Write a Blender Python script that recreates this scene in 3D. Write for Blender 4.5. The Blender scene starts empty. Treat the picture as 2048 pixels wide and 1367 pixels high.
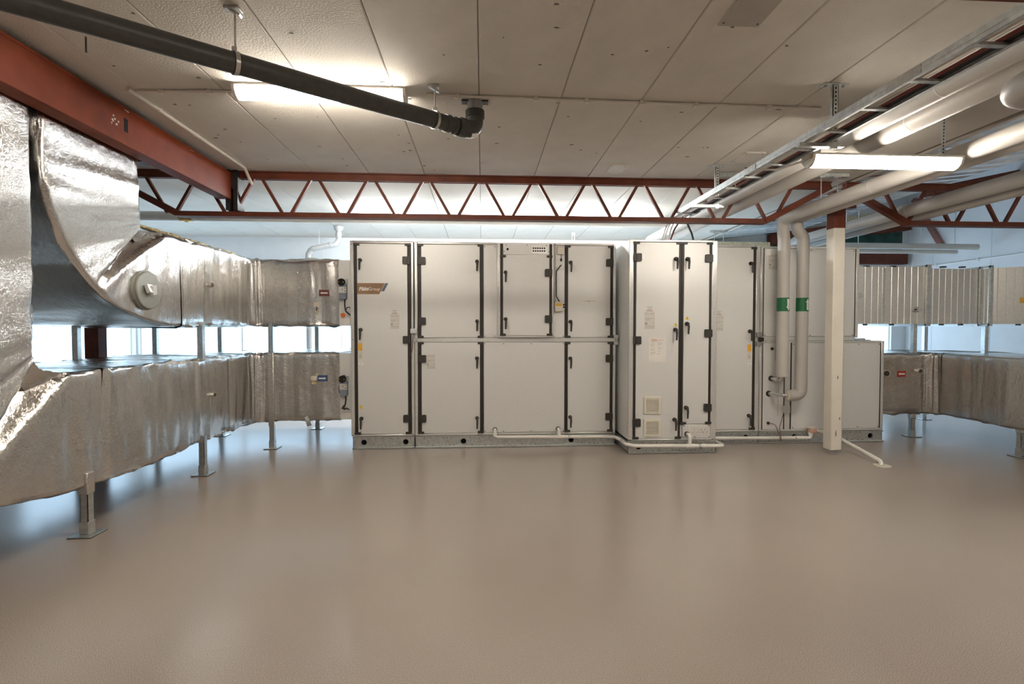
import bpy, bmesh, math, random
from mathutils import Vector, Matrix, noise
random.seed(7)
R = math.radians
scene = bpy.context.scene
C = scene.collection

# ---------------------------------------------------------------- camera, world, exposure
cam_d = bpy.data.cameras.new('camera'); cam = bpy.data.objects.new('camera', cam_d); C.objects.link(cam)
cam_d.sensor_width = 36.0; cam_d.lens = 1000.0 / 2048.0 * 36.0; cam_d.clip_start = 0.02
cam.location = (0, 0, 1.5)
cam.rotation_euler = (R(90 - 1.575), 0, R(-3.434))
scene.camera = cam

world = bpy.data.worlds.new('overcast_sky'); scene.world = world; world.use_nodes = True
bg = world.node_tree.nodes['Background']
bg.inputs[0].default_value = (0.58, 0.78, 1.0, 1)
bg.inputs[1].default_value = 4.2

vs = scene.view_settings
vs.view_transform = 'Standard'; vs.look = 'None'; vs.gamma = 1.0; vs.use_curve_mapping = False
vs.exposure = 0.0
LAMP = 76.0            # emission of the tube diffusers
LAMP_COL = (1.0, 0.91, 0.79)

# ---------------------------------------------------------------- materials
def nodes_of(m):
    m.use_nodes = True
    nt = m.node_tree
    return nt, nt.nodes['Principled BSDF']

def pm(name, col, rough=0.5, metal=0.0, nscale=20.0, namt=0.06, bump=0.0, bscale=None, rvar=0.0, spec=0.5, stretch=None, coat=0.0, detail=4.0):
    m = bpy.data.materials.new(name); nt, b = nodes_of(m)
    N, L = nt.nodes, nt.links
    tc = N.new('ShaderNodeTexCoord'); mp = N.new('ShaderNodeMapping')
    L.new(tc.outputs['Object'], mp.inputs[0])
    if stretch: mp.inputs['Scale'].default_value = stretch
    n = N.new('ShaderNodeTexNoise'); n.inputs['Scale'].default_value = nscale; n.inputs['Detail'].default_value = detail
    L.new(mp.outputs[0], n.inputs[0])
    cr = N.new('ShaderNodeValToRGB')
    lo = [max(0, c * (1 - namt)) for c in col]; hi = [min(1, c * (1 + namt)) for c in col]
    cr.color_ramp.elements[0].color = (*lo, 1); cr.color_ramp.elements[1].color = (*hi, 1)
    cr.color_ramp.elements[0].position = 0.3; cr.color_ramp.elements[1].position = 0.7
    L.new(n.outputs[0], cr.inputs[0]); L.new(cr.outputs[0], b.inputs['Base Color'])
    b.inputs['Roughness'].default_value = rough; b.inputs['Metallic'].default_value = metal
    b.inputs['Specular IOR Level'].default_value = spec
    b.inputs['Coat Weight'].default_value = coat
    if rvar:
        mr = N.new('ShaderNodeMapRange'); mr.inputs[3].default_value = rough - rvar; mr.inputs[4].default_value = rough + rvar
        L.new(n.outputs[0], mr.inputs[0]); L.new(mr.outputs[0], b.inputs['Roughness'])
    if bump:
        n2 = n
        if bscale:
            n2 = N.new('ShaderNodeTexNoise'); n2.inputs['Scale'].default_value = bscale; n2.inputs['Detail'].default_value = 3
            L.new(mp.outputs[0], n2.inputs[0])
        bp = N.new('ShaderNodeBump'); bp.inputs['Strength'].default_value = 1.0; bp.inputs['Distance'].default_value = bump
        L.new(n2.outputs[0], bp.inputs['Height']); L.new(bp.outputs[0], b.inputs['Normal'])
    return m

def mat_floor():
    m = bpy.data.materials.new('resin_floor'); nt, b = nodes_of(m); N, L = nt.nodes, nt.links
    tc = N.new('ShaderNodeTexCoord')
    n1 = N.new('ShaderNodeTexNoise'); n1.inputs['Scale'].default_value = 330; n1.inputs['Detail'].default_value = 2
    n2 = N.new('ShaderNodeTexNoise'); n2.inputs['Scale'].default_value = 0.7; n2.inputs['Detail'].default_value = 5
    n3 = N.new('ShaderNodeTexNoise'); n3.inputs['Scale'].default_value = 3.5; n3.inputs['Detail'].default_value = 6
    for n in (n1, n2, n3): L.new(tc.outputs['Object'], n.inputs[0])
    cr = N.new('ShaderNodeValToRGB'); e = cr.color_ramp.elements
    e[0].position = 0.36; e[0].color = (0.20, 0.163, 0.138, 1); e[1].position = 0.62; e[1].color = (0.55, 0.472, 0.415, 1)
    L.new(n1.outputs[0], cr.inputs[0])
    mx = N.new('ShaderNodeMix'); mx.data_type = 'RGBA'; mx.blend_type = 'MULTIPLY'; mx.inputs[0].default_value = 0.35
    cr2 = N.new('ShaderNodeValToRGB'); cr2.color_ramp.elements[0].color = (0.72, 0.70, 0.68, 1); cr2.color_ramp.elements[0].position = .3
    cr2.color_ramp.elements[1].position = .7
    L.new(n2.outputs[0], cr2.inputs[0]); L.new(cr.outputs[0], mx.inputs[6]); L.new(cr2.outputs[0], mx.inputs[7])
    L.new(mx.outputs[2], b.inputs['Base Color'])
    mr = N.new('ShaderNodeMapRange'); mr.inputs[3].default_value = 0.17; mr.inputs[4].default_value = 0.25
    L.new(n3.outputs[0], mr.inputs[0]); L.new(mr.outputs[0], b.inputs['Roughness'])
    b.inputs['Specular IOR Level'].default_value = 0.55
    bp = N.new('ShaderNodeBump'); bp.inputs['Strength'].default_value = 0.25; bp.inputs['Distance'].default_value = 0.0004
    L.new(n1.outputs[0], bp.inputs['Height'])
    bp2 = N.new('ShaderNodeBump'); bp2.inputs['Strength'].default_value = 0.35; bp2.inputs['Distance'].default_value = 0.0025
    L.new(n3.outputs[0], bp2.inputs['Height']); L.new(bp.outputs[0], bp2.inputs['Normal'])
    L.new(bp2.outputs[0], b.inputs['Normal'])
    return m

def mat_foil(name, tint=(0.75, 0.73, 0.70)):
    m = bpy.data.materials.new(name); nt, b = nodes_of(m); N, L = nt.nodes, nt.links
    tc = N.new('ShaderNodeTexCoord')
    b.inputs['Metallic'].default_value = 1.0
    b.inputs['Base Color'].default_value = (*tint, 1)
    n0 = N.new('ShaderNodeTexNoise'); n0.inputs['Scale'].default_value = 3.0; n0.inputs['Detail'].default_value = 4
    L.new(tc.outputs['Object'], n0.inputs[0])
    cr = N.new('ShaderNodeValToRGB'); cr.color_ramp.elements[0].color = (*[c * 0.9 for c in tint], 1); cr.color_ramp.elements[1].color = (*tint, 1)
    L.new(n0.outputs[0], cr.inputs[0]); L.new(cr.outputs[0], b.inputs['Base Color'])
    mr = N.new('ShaderNodeMapRange'); mr.inputs[3].default_value = 0.15; mr.inputs[4].default_value = 0.25
    L.new(n0.outputs[0], mr.inputs[0]); L.new(mr.outputs[0], b.inputs['Roughness'])
    # crumpled creases: ridged noise, distorted, at three sizes
    def ridge(scale, dist, sc):
        mp = N.new('ShaderNodeMapping'); mp.inputs['Scale'].default_value = sc; L.new(tc.outputs['Object'], mp.inputs[0])
        n = N.new('ShaderNodeTexNoise'); n.inputs['Scale'].default_value = scale; n.inputs['Detail'].default_value = 3
        n.inputs['Distortion'].default_value = dist; L.new(mp.outputs[0], n.inputs[0])
        a = N.new('ShaderNodeMath'); a.operation = 'SUBTRACT'; a.inputs[1].default_value = 0.5; L.new(n.outputs[0], a.inputs[0])
        c = N.new('ShaderNodeMath'); c.operation = 'ABSOLUTE'; L.new(a.outputs[0], c.inputs[0])
        p = N.new('ShaderNodeMath'); p.operation = 'POWER'; p.inputs[1].default_value = 0.6; L.new(c.outputs[0], p.inputs[0])
        return p
    r1 = ridge(6, 0.6, (1, 1, 0.55)); r2 = ridge(22, 1.2, (1, 1, 0.7)); r3 = ridge(60, 0.8, (1, 1, 1))
    prev = None
    for r_, d in ((r1, 0.005), (r2, 0.0032), (r3, 0.0017)):
        bp = N.new('ShaderNodeBump'); bp.inputs['Strength'].default_value = 0.6; bp.inputs['Distance'].default_value = d
        L.new(r_.outputs[0], bp.inputs['Height'])
        if prev: L.new(prev.outputs[0], bp.inputs['Normal'])
        prev = bp
    L.new(prev.outputs[0], b.inputs['Normal'])
    return m

def mat_emit(name, col, strength):
    m = bpy.data.materials.new(name); nt, b = nodes_of(m); N, L = nt.nodes, nt.links
    tc = N.new('ShaderNodeTexCoord'); n = N.new('ShaderNodeTexNoise'); n.inputs['Scale'].default_value = 2
    L.new(tc.outputs['Object'], n.inputs[0])
    mr = N.new('ShaderNodeMapRange'); mr.inputs[3].default_value = strength * .97; mr.inputs[4].default_value = strength * 1.03
    L.new(n.outputs[0], mr.inputs[0])
    b.inputs['Base Color'].default_value = (0.9, 0.9, 0.88, 1)
    b.inputs['Emission Color'].default_value = (*col, 1); L.new(mr.outputs[0], b.inputs['Emission Strength'])
    return m

def mat_glass():
    m = bpy.data.materials.new('window_glass'); m.use_nodes = True; nt = m.node_tree; N, L = nt.nodes, nt.links
    N.remove(N['Principled BSDF'])
    t = N.new('ShaderNodeBsdfTransparent'); t.inputs[0].default_value = (0.93, 0.96, 0.96, 1)
    g = N.new('ShaderNodeBsdfGlossy'); g.inputs['Roughness'].default_value = 0.02
    mx = N.new('ShaderNodeMixShader'); mx.inputs[0].default_value = 0.05; L.new(t.outputs[0], mx.inputs[1]); L.new(g.outputs[0], mx.inputs[2])
    L.new(mx.outputs[0], N['Material Output'].inputs[0])
    return m

M = dict(
    floor=mat_floor(),
    plank=pm('painted_concrete_plank', (0.66, 0.615, 0.55), 0.75, nscale=3, namt=0.05, bump=0.003, bscale=90),
    joint=pm('joint_filler', (0.25, 0.22, 0.19), 0.9),
    wall=pm('white_wall_panel', (0.82, 0.83, 0.84), 0.55, nscale=4, namt=0.03),
    deck=pm('galvanised_deck', (0.74, 0.78, 0.82), 0.27, 0.9, nscale=9, namt=0.12),
    red=pm('red_oxide_paint', (0.125, 0.033, 0.016), 0.52, spec=0.25, nscale=7, namt=0.22, bump=0.0008, bscale=60),
    redbeam=pm('orange_red_oxide_paint', (0.185, 0.034, 0.009), 0.55, spec=0.2, nscale=5, namt=0.18, bump=0.0008, bscale=60),
    black=pm('black_steel', (0.018, 0.016, 0.014), 0.45, nscale=10, namt=0.3),
    chip=pm('bare_plaster_chip', (0.62, 0.56, 0.48), 0.8),
    colw=pm('cream_column_paint', (0.74, 0.69, 0.60), 0.42, nscale=4, namt=0.05),
    concrete=pm('grey_concrete_foot', (0.20, 0.17, 0.145), 0.6, nscale=12, namt=0.2),
    panel=pm('aluzinc_panel', (0.75, 0.745, 0.72), 0.42, 0.25, nscale=160, namt=0.05, rvar=0.05),
    frame=pm('anodised_frame', (0.73, 0.72, 0.69), 0.30, 0.55, nscale=40, namt=0.05),
    gasket=pm('black_gasket', (0.022, 0.017, 0.013), 0.5, nscale=30, namt=0.2),
    plastic=pm('dark_grey_plastic', (0.035, 0.032, 0.026), 0.45, nscale=30, namt=0.2),
    galv=pm('galvanised_steel', (0.60, 0.62, 0.61), 0.34, 0.9, nscale=35, namt=0.16, rvar=0.08),
    galvduct=pm('galvanised_duct_sheet', (0.76, 0.745, 0.70), 0.40, 0.95, nscale=30, namt=0.05, rvar=0.06),
    hole=pm('dark_interior', (0.006, 0.006, 0.006), 0.9),
    white=pm('white_pvc', (0.83, 0.80, 0.745), 0.35, nscale=8, namt=0.03),
    conduit=pm('painted_conduit', (0.72, 0.67, 0.60), 0.5, nscale=8, namt=0.04),
    pipe=pm('grey_pvc_insulation_jacket', (0.48, 0.455, 0.42), 0.44, nscale=5, namt=0.05, bump=0.002, bscale=7),
    pipelt=pm('pale_pvc_insulation_jacket', (0.66, 0.63, 0.58), 0.36, nscale=5, namt=0.05, bump=0.002, bscale=7),
    drain=pm('dark_grey_drain_pipe', (0.048, 0.047, 0.042), 0.38, nscale=30, namt=0.15),
    drainlt=pm('light_grey_drain_pipe', (0.40, 0.40, 0.39), 0.4, nscale=10, namt=0.1),
    foil=mat_foil('aluminium_foil_jacket'),
    foilr=mat_foil('dull_aluminium_foil_jacket', (0.68, 0.65, 0.61)),
    tape=pm('aluminium_tape', (0.80, 0.78, 0.74), 0.25, 1.0, nscale=40, namt=0.06, bump=0.002, bscale=50),
    wool=pm('mineral_wool_edge', (0.62, 0.53, 0.33), 0.95, nscale=30, namt=0.3, bump=0.01, bscale=60),
    green=pm('green_membrane', (0.014, 0.06, 0.042), 0.6, nscale=6, namt=0.5),
    lamp=mat_emit('tube_diffuser', LAMP_COL, LAMP),
    lampadded=mat_emit('added_cool_diffuser', (0.93, 0.97, 1.0), 130.0),  # emission of the lamps added behind the unit to brighten the rear
    lampcap=pm('lamp_end_cap', (0.72, 0.69, 0.62), 0.4),
    brown=pm('bronze_strip', (0.30, 0.175, 0.085), 0.45, nscale=2.2, namt=0.45, stretch=(1, 1, 1)),
    slate=pm('slate_blue_print', (0.11, 0.13, 0.19), 0.5),
    letter=pm('white_print', (0.88, 0.86, 0.82), 0.5),
    paper=pm('white_paper', (0.80, 0.765, 0.71), 0.7, nscale=8, namt=0.02),
    sticker=pm('clear_label', (0.66, 0.635, 0.585), 0.5, nscale=60, namt=0.03),
    ink=pm('grey_print', (0.33, 0.305, 0.275), 0.7),
    redink=pm('red_print', (0.48, 0.10, 0.07), 0.6),
    yellow=pm('yellow_label', (0.80, 0.44, 0.05), 0.55, nscale=30, namt=0.08),
    warn=pm('warning_yellow', (0.80, 0.58, 0.04), 0.5),
    maroon=pm('maroon_sign', (0.15, 0.035, 0.028), 0.4),
    redsign=pm('red_sign', (0.36, 0.035, 0.025), 0.4),
    bluesign=pm('blue_sign', (0.045, 0.085, 0.19), 0.4),
    greensign=pm('green_sign', (0.006, 0.125, 0.042), 0.4),
    beigeplate=pm('beige_plate', (0.40, 0.365, 0.315), 0.6, nscale=12, namt=0.05),
    ivory=pm('ivory_plastic', (0.72, 0.67, 0.56), 0.4, nscale=20, namt=0.03),
    actgrey=pm('blue_grey_plastic', (0.20, 0.235, 0.28), 0.45, nscale=20, namt=0.08),
    cover=pm('painted_steel_cover', (0.30, 0.30, 0.265), 0.42, 0.3, nscale=12, namt=0.06),
    brass=pm('brass_fitting', (0.62, 0.40, 0.15), 0.3, 0.9, nscale=20, namt=0.15),
    steel=pm('zinc_plated_steel', (0.62, 0.62, 0.60), 0.28, 1.0, nscale=40, namt=0.12),
    copper=pm('red_brown_rubber', (0.10, 0.035, 0.022), 0.5, nscale=30, namt=0.3),
    pink=pm('pinkish_valve_plastic', (0.72, 0.43, 0.33), 0.4, nscale=20, namt=0.06),
    cable=pm('black_cable', (0.015, 0.015, 0.016), 0.45),
    redcable=pm('dark_red_cable', (0.14, 0.02, 0.014), 0.45),
    wcable=pm('white_cable', (0.66, 0.62, 0.56), 0.45),
    orange=pm('orange_plastic', (0.70, 0.16, 0.02), 0.4),
    screen=pm('lcd_screen', (0.62, 0.68, 0.82), 0.2),
    glass=mat_glass(),
    brace=pm('pale_red_paint', (0.33, 0.15, 0.12), 0.5, nscale=6, namt=0.15),
)

# ---------------------------------------------------------------- mesh helpers
OFF = {}
class MB:
    def __init__(s): s.v = []; s.f = []
    def box(s, x0, x1, y0, y1, z0, z1):
        n = len(s.v)
        s.v += [(x0,y0,z0),(x1,y0,z0),(x1,y1,z0),(x0,y1,z0),(x0,y0,z1),(x1,y0,z1),(x1,y1,z1),(x0,y1,z1)]
        s.f += [tuple(n+i for i in q) for q in ((0,3,2,1),(4,5,6,7),(0,1,5,4),(1,2,6,5),(2,3,7,6),(3,0,4,7))]
        return s
    def bar(s, p0, p1, w, h, up=(0,0,1)):
        """rectangular bar from p0 to p1, w across, h along the up direction"""
        p0, p1 = Vector(p0), Vector(p1); d = (p1-p0).normalized(); up = Vector(up)
        a = d.cross(up)
        if a.length < 1e-5: a = d.cross(Vector((1,0,0)))
        a.normalize(); b = a.cross(d).normalized()
        n = len(s.v)
        for p in (p0, p1):
            for sa, sb in ((-1,-1),(1,-1),(1,1),(-1,1)):
                s.v.append(tuple(p + a*(sa*w/2) + b*(sb*h/2)))
        s.f += [tuple(n+i for i in q) for q in ((3,2,1,0),(4,5,6,7),(0,1,5,4),(1,2,6,5),(2,3,7,6),(3,0,4,7))]
        return s
    def tube(s, pts, r, n=14, cap=True):
        pts = [Vector(p) for p in pts]
        rs = r if isinstance(r, (list, tuple)) else [r]*len(pts)
        t0 = (pts[1]-pts[0]).normalized()
        a = t0.cross(Vector((0,0,1)))
        if a.length < 1e-4: a = t0.cross(Vector((1,0,0)))
        a.normalize()
        base = len(s.v)
        for i, p in enumerate(pts):
            if i == 0: t = (pts[1]-p)
            elif i == len(pts)-1: t = p-pts[i-1]
            else: t = (pts[i+1]-p).normalized() + (p-pts[i-1]).normalized()
            t.normalize()
            a = (a - t*a.dot(t)); a.normalize(); b = t.cross(a)
            for k in range(n):
                th = 2*math.pi*k/n
                s.v.append(tuple(p + a*(rs[i]*math.cos(th)) + b*(rs[i]*math.sin(th))))
        for i in range(len(pts)-1):
            for k in range(n):
                k2 = (k+1) % n; A = base+i*n; B = A+n
                s.f.append((A+k, A+k2, B+k2, B+k))
        if cap:
            s.f.append(tuple(base+k for k in reversed(range(n))))
            e = base+(len(pts)-1)*n
            s.f.append(tuple(e+k for k in range(n)))
        return s
    def prism(s, poly, axis, a0, a1):
        """poly: 2-D outline; axis 0/1/2 is the extrusion axis; the other two axes in order"""
        def P(u, v, a):
            return (a,u,v) if axis == 0 else ((u,a,v) if axis == 1 else (u,v,a))
        n = len(s.v); k = len(poly)
        s.v += [P(u,v,a0) for u,v in poly] + [P(u,v,a1) for u,v in poly]
        s.f.append(tuple(n+i for i in range(k))); s.f.append(tuple(n+k+i for i in reversed(range(k))))
        for i in range(k):
            j = (i+1) % k
            s.f.append((n+j, n+i, n+k+i, n+k+j))
        return s
    def mesh(s, name, smooth=True, angle=35):
        me = bpy.data.meshes.new(name); me.from_pydata(s.v, [], s.f)
        bm = bmesh.new(); bm.from_mesh(me); bmesh.ops.recalc_face_normals(bm, faces=bm.faces); bm.to_mesh(me); bm.free()
        if smooth:
            me.polygons.foreach_set('use_smooth', [True]*len(me.polygons)); me.set_sharp_from_angle(angle=R(angle))
        return me
    def build(s, name, mat, parent=None, smooth=True, bevel=0.0, angle=35):
        return put(name, s.mesh(name, smooth, angle), mat, parent, bevel=bevel)

def put(name, me, mat, parent=None, pos=(0,0,0), rotz=0.0, bevel=0.0):
    o = bpy.data.objects.new(name, me); C.objects.link(o)
    if mat and not me.materials: me.materials.append(M[mat] if isinstance(mat, str) else mat)
    po = OFF.get(parent.name, Vector((0,0,0))) if parent else Vector((0,0,0))
    o.location = Vector(pos) - po; o.rotation_euler = (0,0,rotz)
    OFF[o.name] = Vector(pos)
    if parent: o.parent = parent
    if name in ('small_print','bolt','slot','paint_chip','panel_joint','red_heading','black_heading','wool_edge','torn_wool','white_label','mark') and len(me.polygons) > 8: o['kind'] = 'stuff'
    if bevel:
        md = o.modifiers.new('bevel', 'BEVEL'); md.width = bevel; md.segments = 2; md.limit_method = 'ANGLE'; md.angle_limit = R(40)
    return o

def tag(o, label, cat, group=None):
    o['label'] = label; o['category'] = cat
    if group: o['group'] = group
    return o
def thing(name, loc, label, cat, group=None):
    o = bpy.data.objects.new(name, None); C.objects.link(o); o.location = loc; o.empty_display_size = 0.1
    OFF[o.name] = Vector(loc)
    return tag(o, label, cat, group)
def struct(o): o['kind'] = 'structure'; return o

def fillet(pts, rad, seg=8):
    pts = [Vector(p) for p in pts]; out = [pts[0]]
    for i in range(1, len(pts)-1):
        a, p, b = pts[i-1], pts[i], pts[i+1]
        d1 = (a-p).normalized(); d2 = (b-p).normalized()
        ang = d1.angle(d2)
        if ang > R(177): continue
        t = min(rad/math.tan(ang/2), (a-p).length*.49, (b-p).length*.49)
        rr = t*math.tan(ang/2)
        c = p + (d1+d2).normalized()*(rr/math.sin(ang/2))
        s0 = p+d1*t-c; s1 = p+d2*t-c; om = s0.angle(s1)
        for k in range(seg+1):
            u = k/seg
            out.append(c + (s0*math.sin((1-u)*om) + s1*math.sin(u*om))/math.sin(om))
    out.append(pts[-1]); return out
def disc_poly(cx, cy, r, n=20): return [(cx+r*math.cos(2*math.pi*k/n), cy+r*math.sin(2*math.pi*k/n)) for k in range(n)]
def rrect(x0, x1, z0, z1, r, n=4):
    out = []
    for cx, cz, a in ((x1-r,z1-r,0),(x0+r,z1-r,90),(x0+r,z0+r,180),(x1-r,z0+r,270)):
        for k in range(n+1):
            th = R(a+90*k/n); out.append((cx+r*math.cos(th), cz+r*math.sin(th)))
    return out
def text_mesh(body, size, shear=0.0, bold=0.0, extrude=0.0015):
    cu = bpy.data.curves.new('lettering', 'FONT'); cu.body = body; cu.size = size; cu.shear = shear; cu.offset = bold; cu.extrude = extrude
    cu.resolution_u = 3
    t = bpy.data.objects.new('tmp_text', cu); C.objects.link(t)
    dg = bpy.context.evaluated_depsgraph_get(); me = bpy.data.meshes.new_from_object(t.evaluated_get(dg))
    bpy.data.objects.remove(t); 
    me.transform(Matrix.Rotation(R(90), 4, 'X'))        # stand it up facing -Y
    return me

# ---------------------------------------------------------------- the setting
ZC = 3.21; YB = 9.68; XL = -6.4; XR = 8.6; YF = -5.2; XE = 4.34
floor = struct(MB().box(XL-.2, XR+.2, YF-.2, YB+.2, -0.2, 0).build('floor', 'floor'))
ceil = struct(MB().box(XL-.2, XE, YF-.2, YB+.2, ZC+.012, ZC+.25).build('ceiling', 'joint'))
pl = MB(); w2 = .303
Ys = [YF-.2, -2.2, 1.725, 5.68, YB+.2]
for a, b_ in zip(Ys[:-1], Ys[1:]):
    mb = MB(); h = (b_-a)/2-.004
    prof = [(-w2,.014),(-w2,.006),(-w2+.006,0),(w2-.006,0),(w2,.006),(w2,.014)]
    mb.prism(prof, 1, -h, h); me = mb.mesh('ceiling_plank', angle=20)
    for k in range(-11, 8):
        x = -.02+.61*k+.305
        if x-w2 < XL-.3 or x > XE+.1: continue
        put('ceiling_plank', me, 'plank', ceil, (x, (a+b_)/2, ZC))

def wall_with_openings(name, axis, pos, t, a0, a1, z0, z1, openings):
    """upright wall; axis 'x' runs along X at Y=pos, axis 'y' runs along Y at X=pos; openings (a0,a1,z0,z1) sorted"""
    mb = MB()
    def bx(u0, u1, w0, w1):
        if axis == 'x': mb.box(u0, u1, pos, pos+t, w0, w1)
        else: mb.box(pos, pos+t, u0, u1, w0, w1)
    cur = a0
    for o0, o1, w0, w1 in openings:
        bx(cur, o0, z0, z1); bx(o0, o1, z0, w0); bx(o0, o1, w1, z1); cur = o1
    bx(cur, a1, z0, z1)
    return struct(mb.build(name, 'wall', smooth=False))
back_op = [(-6.36,1.0,.55,2.25),(1.2,8.3,.55,2.25)]
left_op = [(7.3,9.64,.55,2.25)]
wb = wall_with_openings('wall_back', 'x', YB, .2, XL-.2, XR+.2, 0, 4.6, back_op)
wl = wall_with_openings('wall_left', 'y', XL-.2, .2, YF, YB, 0, ZC+.1, left_op)
wr = struct(MB().box(XR, XR+.2, YF, YB, 0, 4.6).build('wall_right', 'wall', smooth=False))
wf = struct(MB().box(XL-.2, XR+.2, YF-.2, YF, 0, 4.6).build('wall_front', 'wall', smooth=False))
# upright joints of the wall panels
mb = MB()
for i, y in enumerate((9.1, 8.0, 6.9, 5.8, 4.7)):
    mb.box(XR-.004, XR+.001, y-.012, y+.012, 0, 4.4)
mb.build('panel_joint', 'wall', wr)
mb = MB()
for x in (-5.3,-4.15,-3.0,-1.85,-.7,.45,1.6,2.75,3.9,5.05,6.2,7.35):
    mb.box(x-.01, x+.01, YB-.004, YB+.001, 2.3, 3.2)
mb.build('panel_joint', 'wall', wb)
def window(n, axis, pos, o):
    o0, o1, w0, w1 = o
    fr = MB(); g = MB()
    def bx(m, u0, u1, d0, d1, z0, z1):
        if axis == 'x': m.box(u0, u1, pos+d0, pos+d1, z0, z1)
        else: m.box(pos+d0, pos+d1, u0, u1, z0, z1)
    f = .028
    bx(fr, o0, o1, .02, .10, w0, w0+f); bx(fr, o0, o1, .02, .10, w1-f, w1)
    k = max(2, round((o1-o0)/2.0)); st = (o1-o0)/k
    for i in range(k+1):
        c = o0+st*i; a = max(o0, c-f/2); b = min(o1, c+f/2)
        bx(fr, a, b, .02, .10, w0+f, w1-f)
    win = struct(fr.build('window_%d' % n, 'letter', smooth=False))
    for i in range(k):
        m = MB(); bx(m, o0+st*i+f/2, o0+st*(i+1)-f/2, .055, .061, w0+f, w1-f)
        m.build('pane', 'glass', win, smooth=False)
for i, o in enumerate(back_op): window(i+1, 'x', YB+.03, o)
window(5, 'y', XL-.17, left_op[0])
# portal helpers belong to the windows: they only guide daylight sampling
for o in back_op:
    x, y, z, sx = (o[0]+o[1])/2, YB+.19, 1.4, o[1]-o[0]
    ld = bpy.data.lights.new('window_daylight', 'AREA'); ld.shape = 'RECTANGLE'; ld.size = sx; ld.size_y = 1.7; ld.cycles.is_portal = True
    lo = bpy.data.objects.new('window_daylight', ld); C.objects.link(lo); lo.location = (x, y, z); lo.rotation_euler = (R(-90), 0, 0)
ld = bpy.data.lights.new('window_daylight', 'AREA'); ld.shape = 'RECTANGLE'; ld.size = 1.7; ld.size_y = 2.34; ld.cycles.is_portal = True
lo = bpy.data.objects.new('window_daylight', ld); C.objects.link(lo); lo.location = (XL-.19, 8.47, 1.4); lo.rotation_euler = (0, R(-90), 0)

# sloping metal deck over the side bay
XK, ZK = 6.1, 3.40
def deck_z(x): return ZC+(ZK-ZC)*(x-XE)/(XK-XE) if x < XK else ZK+(4.21-ZK)*(x-XK)/(XR-XK)
mb = MB(); pts = []
y = YF-.1; p = .21
while y < YB+.1:
    pts += [(y,0),(y+.075,0),(y+.105,.055),(y+.18,.055)]; y += p
n = len(pts)
for x in (XE, XK, XR+.1): mb.v += [(x, yy, deck_z(x)+d) for yy, d in pts]
for j in (0, 1): mb.f += [(j*n+i, j*n+i+1, (j+1)*n+i+1, (j+1)*n+i) for i in range(n-1)]
deck = struct(mb.build('ceiling_deck', 'deck', smooth=False))
mb = MB(); mb.prism([(XE-.2,ZC+.35),(XR+.2,4.21+.42),(XR+.2,4.21+.14),(XK,ZK+.07),(XE,ZC+.07),(XE-.2,ZC+.07)], 1, YF-.2, YB+.2); struct(mb.build('ceiling_roof_slab', 'joint', smooth=False))
struct(MB().box(XE-.03, XE+.012, YF, YB, ZC-.004, ZC+.075).build('trim_1', 'plank', smooth=False))

# ---------------------------------------------------------------- steelwork
def truss(name, Y, nodes_x0, nodes_x1, left_end, right_end, label, group=None):
    """flat truss between two supports; left_end/right_end: True when the bottom chord rises to the support there"""
    t = thing(name, ((nodes_x0+nodes_x1)/2, Y, 2.71), label, 'truss', group)
    zt0, zt1, zb0, zb1 = 3.125, 3.205, 2.712, 2.770
    tc = MB(); tc.box(nodes_x0, nodes_x1, Y-.05, Y+.05, zt0+.066, zt1).box(nodes_x0, nodes_x1, Y-.028, Y-.012, zt0, zt0+.068).box(nodes_x0, nodes_x1, Y+.012, Y+.028, zt0, zt0+.068)
    tc.build('top_chord', 'red', t, smooth=False)
    bl = nodes_x0+(.77 if left_end else 0); br = nodes_x1-(.77 if right_end else 0)
    bc = MB(); bc.box(bl, br, Y-.055, Y+.055, zb0, zb0+.012).box(bl, br, Y-.028, Y-.012, zb0+.01, zb1).box(bl, br, Y+.012, Y+.028, zb0+.01, zb1)
    bc.build('bottom_chord', 'red', t, smooth=False)
    if left_end: MB().bar((bl+.01,Y,2.742), (nodes_x0,Y,3.155), .075, .065).build('sloping_chord', 'red', t, smooth=False)
    if right_end: MB().bar((br-.01,Y,2.742), (nodes_x1,Y,3.155), .075, .065).build('sloping_chord', 'red', t, smooth=False)
    return t, bl, br
def web(t, Y, xb0, xb1, zt=3.14, zb=2.765):
    """V-shaped web bars from bottom node to the top nodes on both sides"""
    x = xb0
    while x <= xb1+1e-3:
        for sg in (-1, 1):
            if sg < 0 and x < xb0+.01 and False: continue
            MB().bar((x+sg*.045,Y,zb-.01), (x+sg*.262,Y,zt), .03, .034, up=(0,1,0)).build('web_bar', 'red', t, smooth=False)
        x += .61
t1, a, b = truss('roof_truss', 5.68, -4.07, 4.07, True, True, 'red steel roof truss over the air handling unit, between both columns'); web(t1, 5.68, -3.36, 3.36)
t2, a, b = truss('roof_truss', 5.68, 4.25, XR-.01, True, False, 'red steel truss reaching from the cream column to the side wall'); web(t2, 5.68, 5.0, 8.2)
t3, a, b = truss('roof_truss', 5.68, XL+.01, -4.25, False, True, 'red steel truss end behind the foil riser, left of the red column'); web(t3, 5.68, -5.6, -5.0)
t4, a, b = truss('roof_truss', 1.725, -4.07, 4.07, True, True, 'dark red steel truss crossing above the cable ladder near the ceiling plate'); web(t4, 1.725, -3.36, 3.36)

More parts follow.
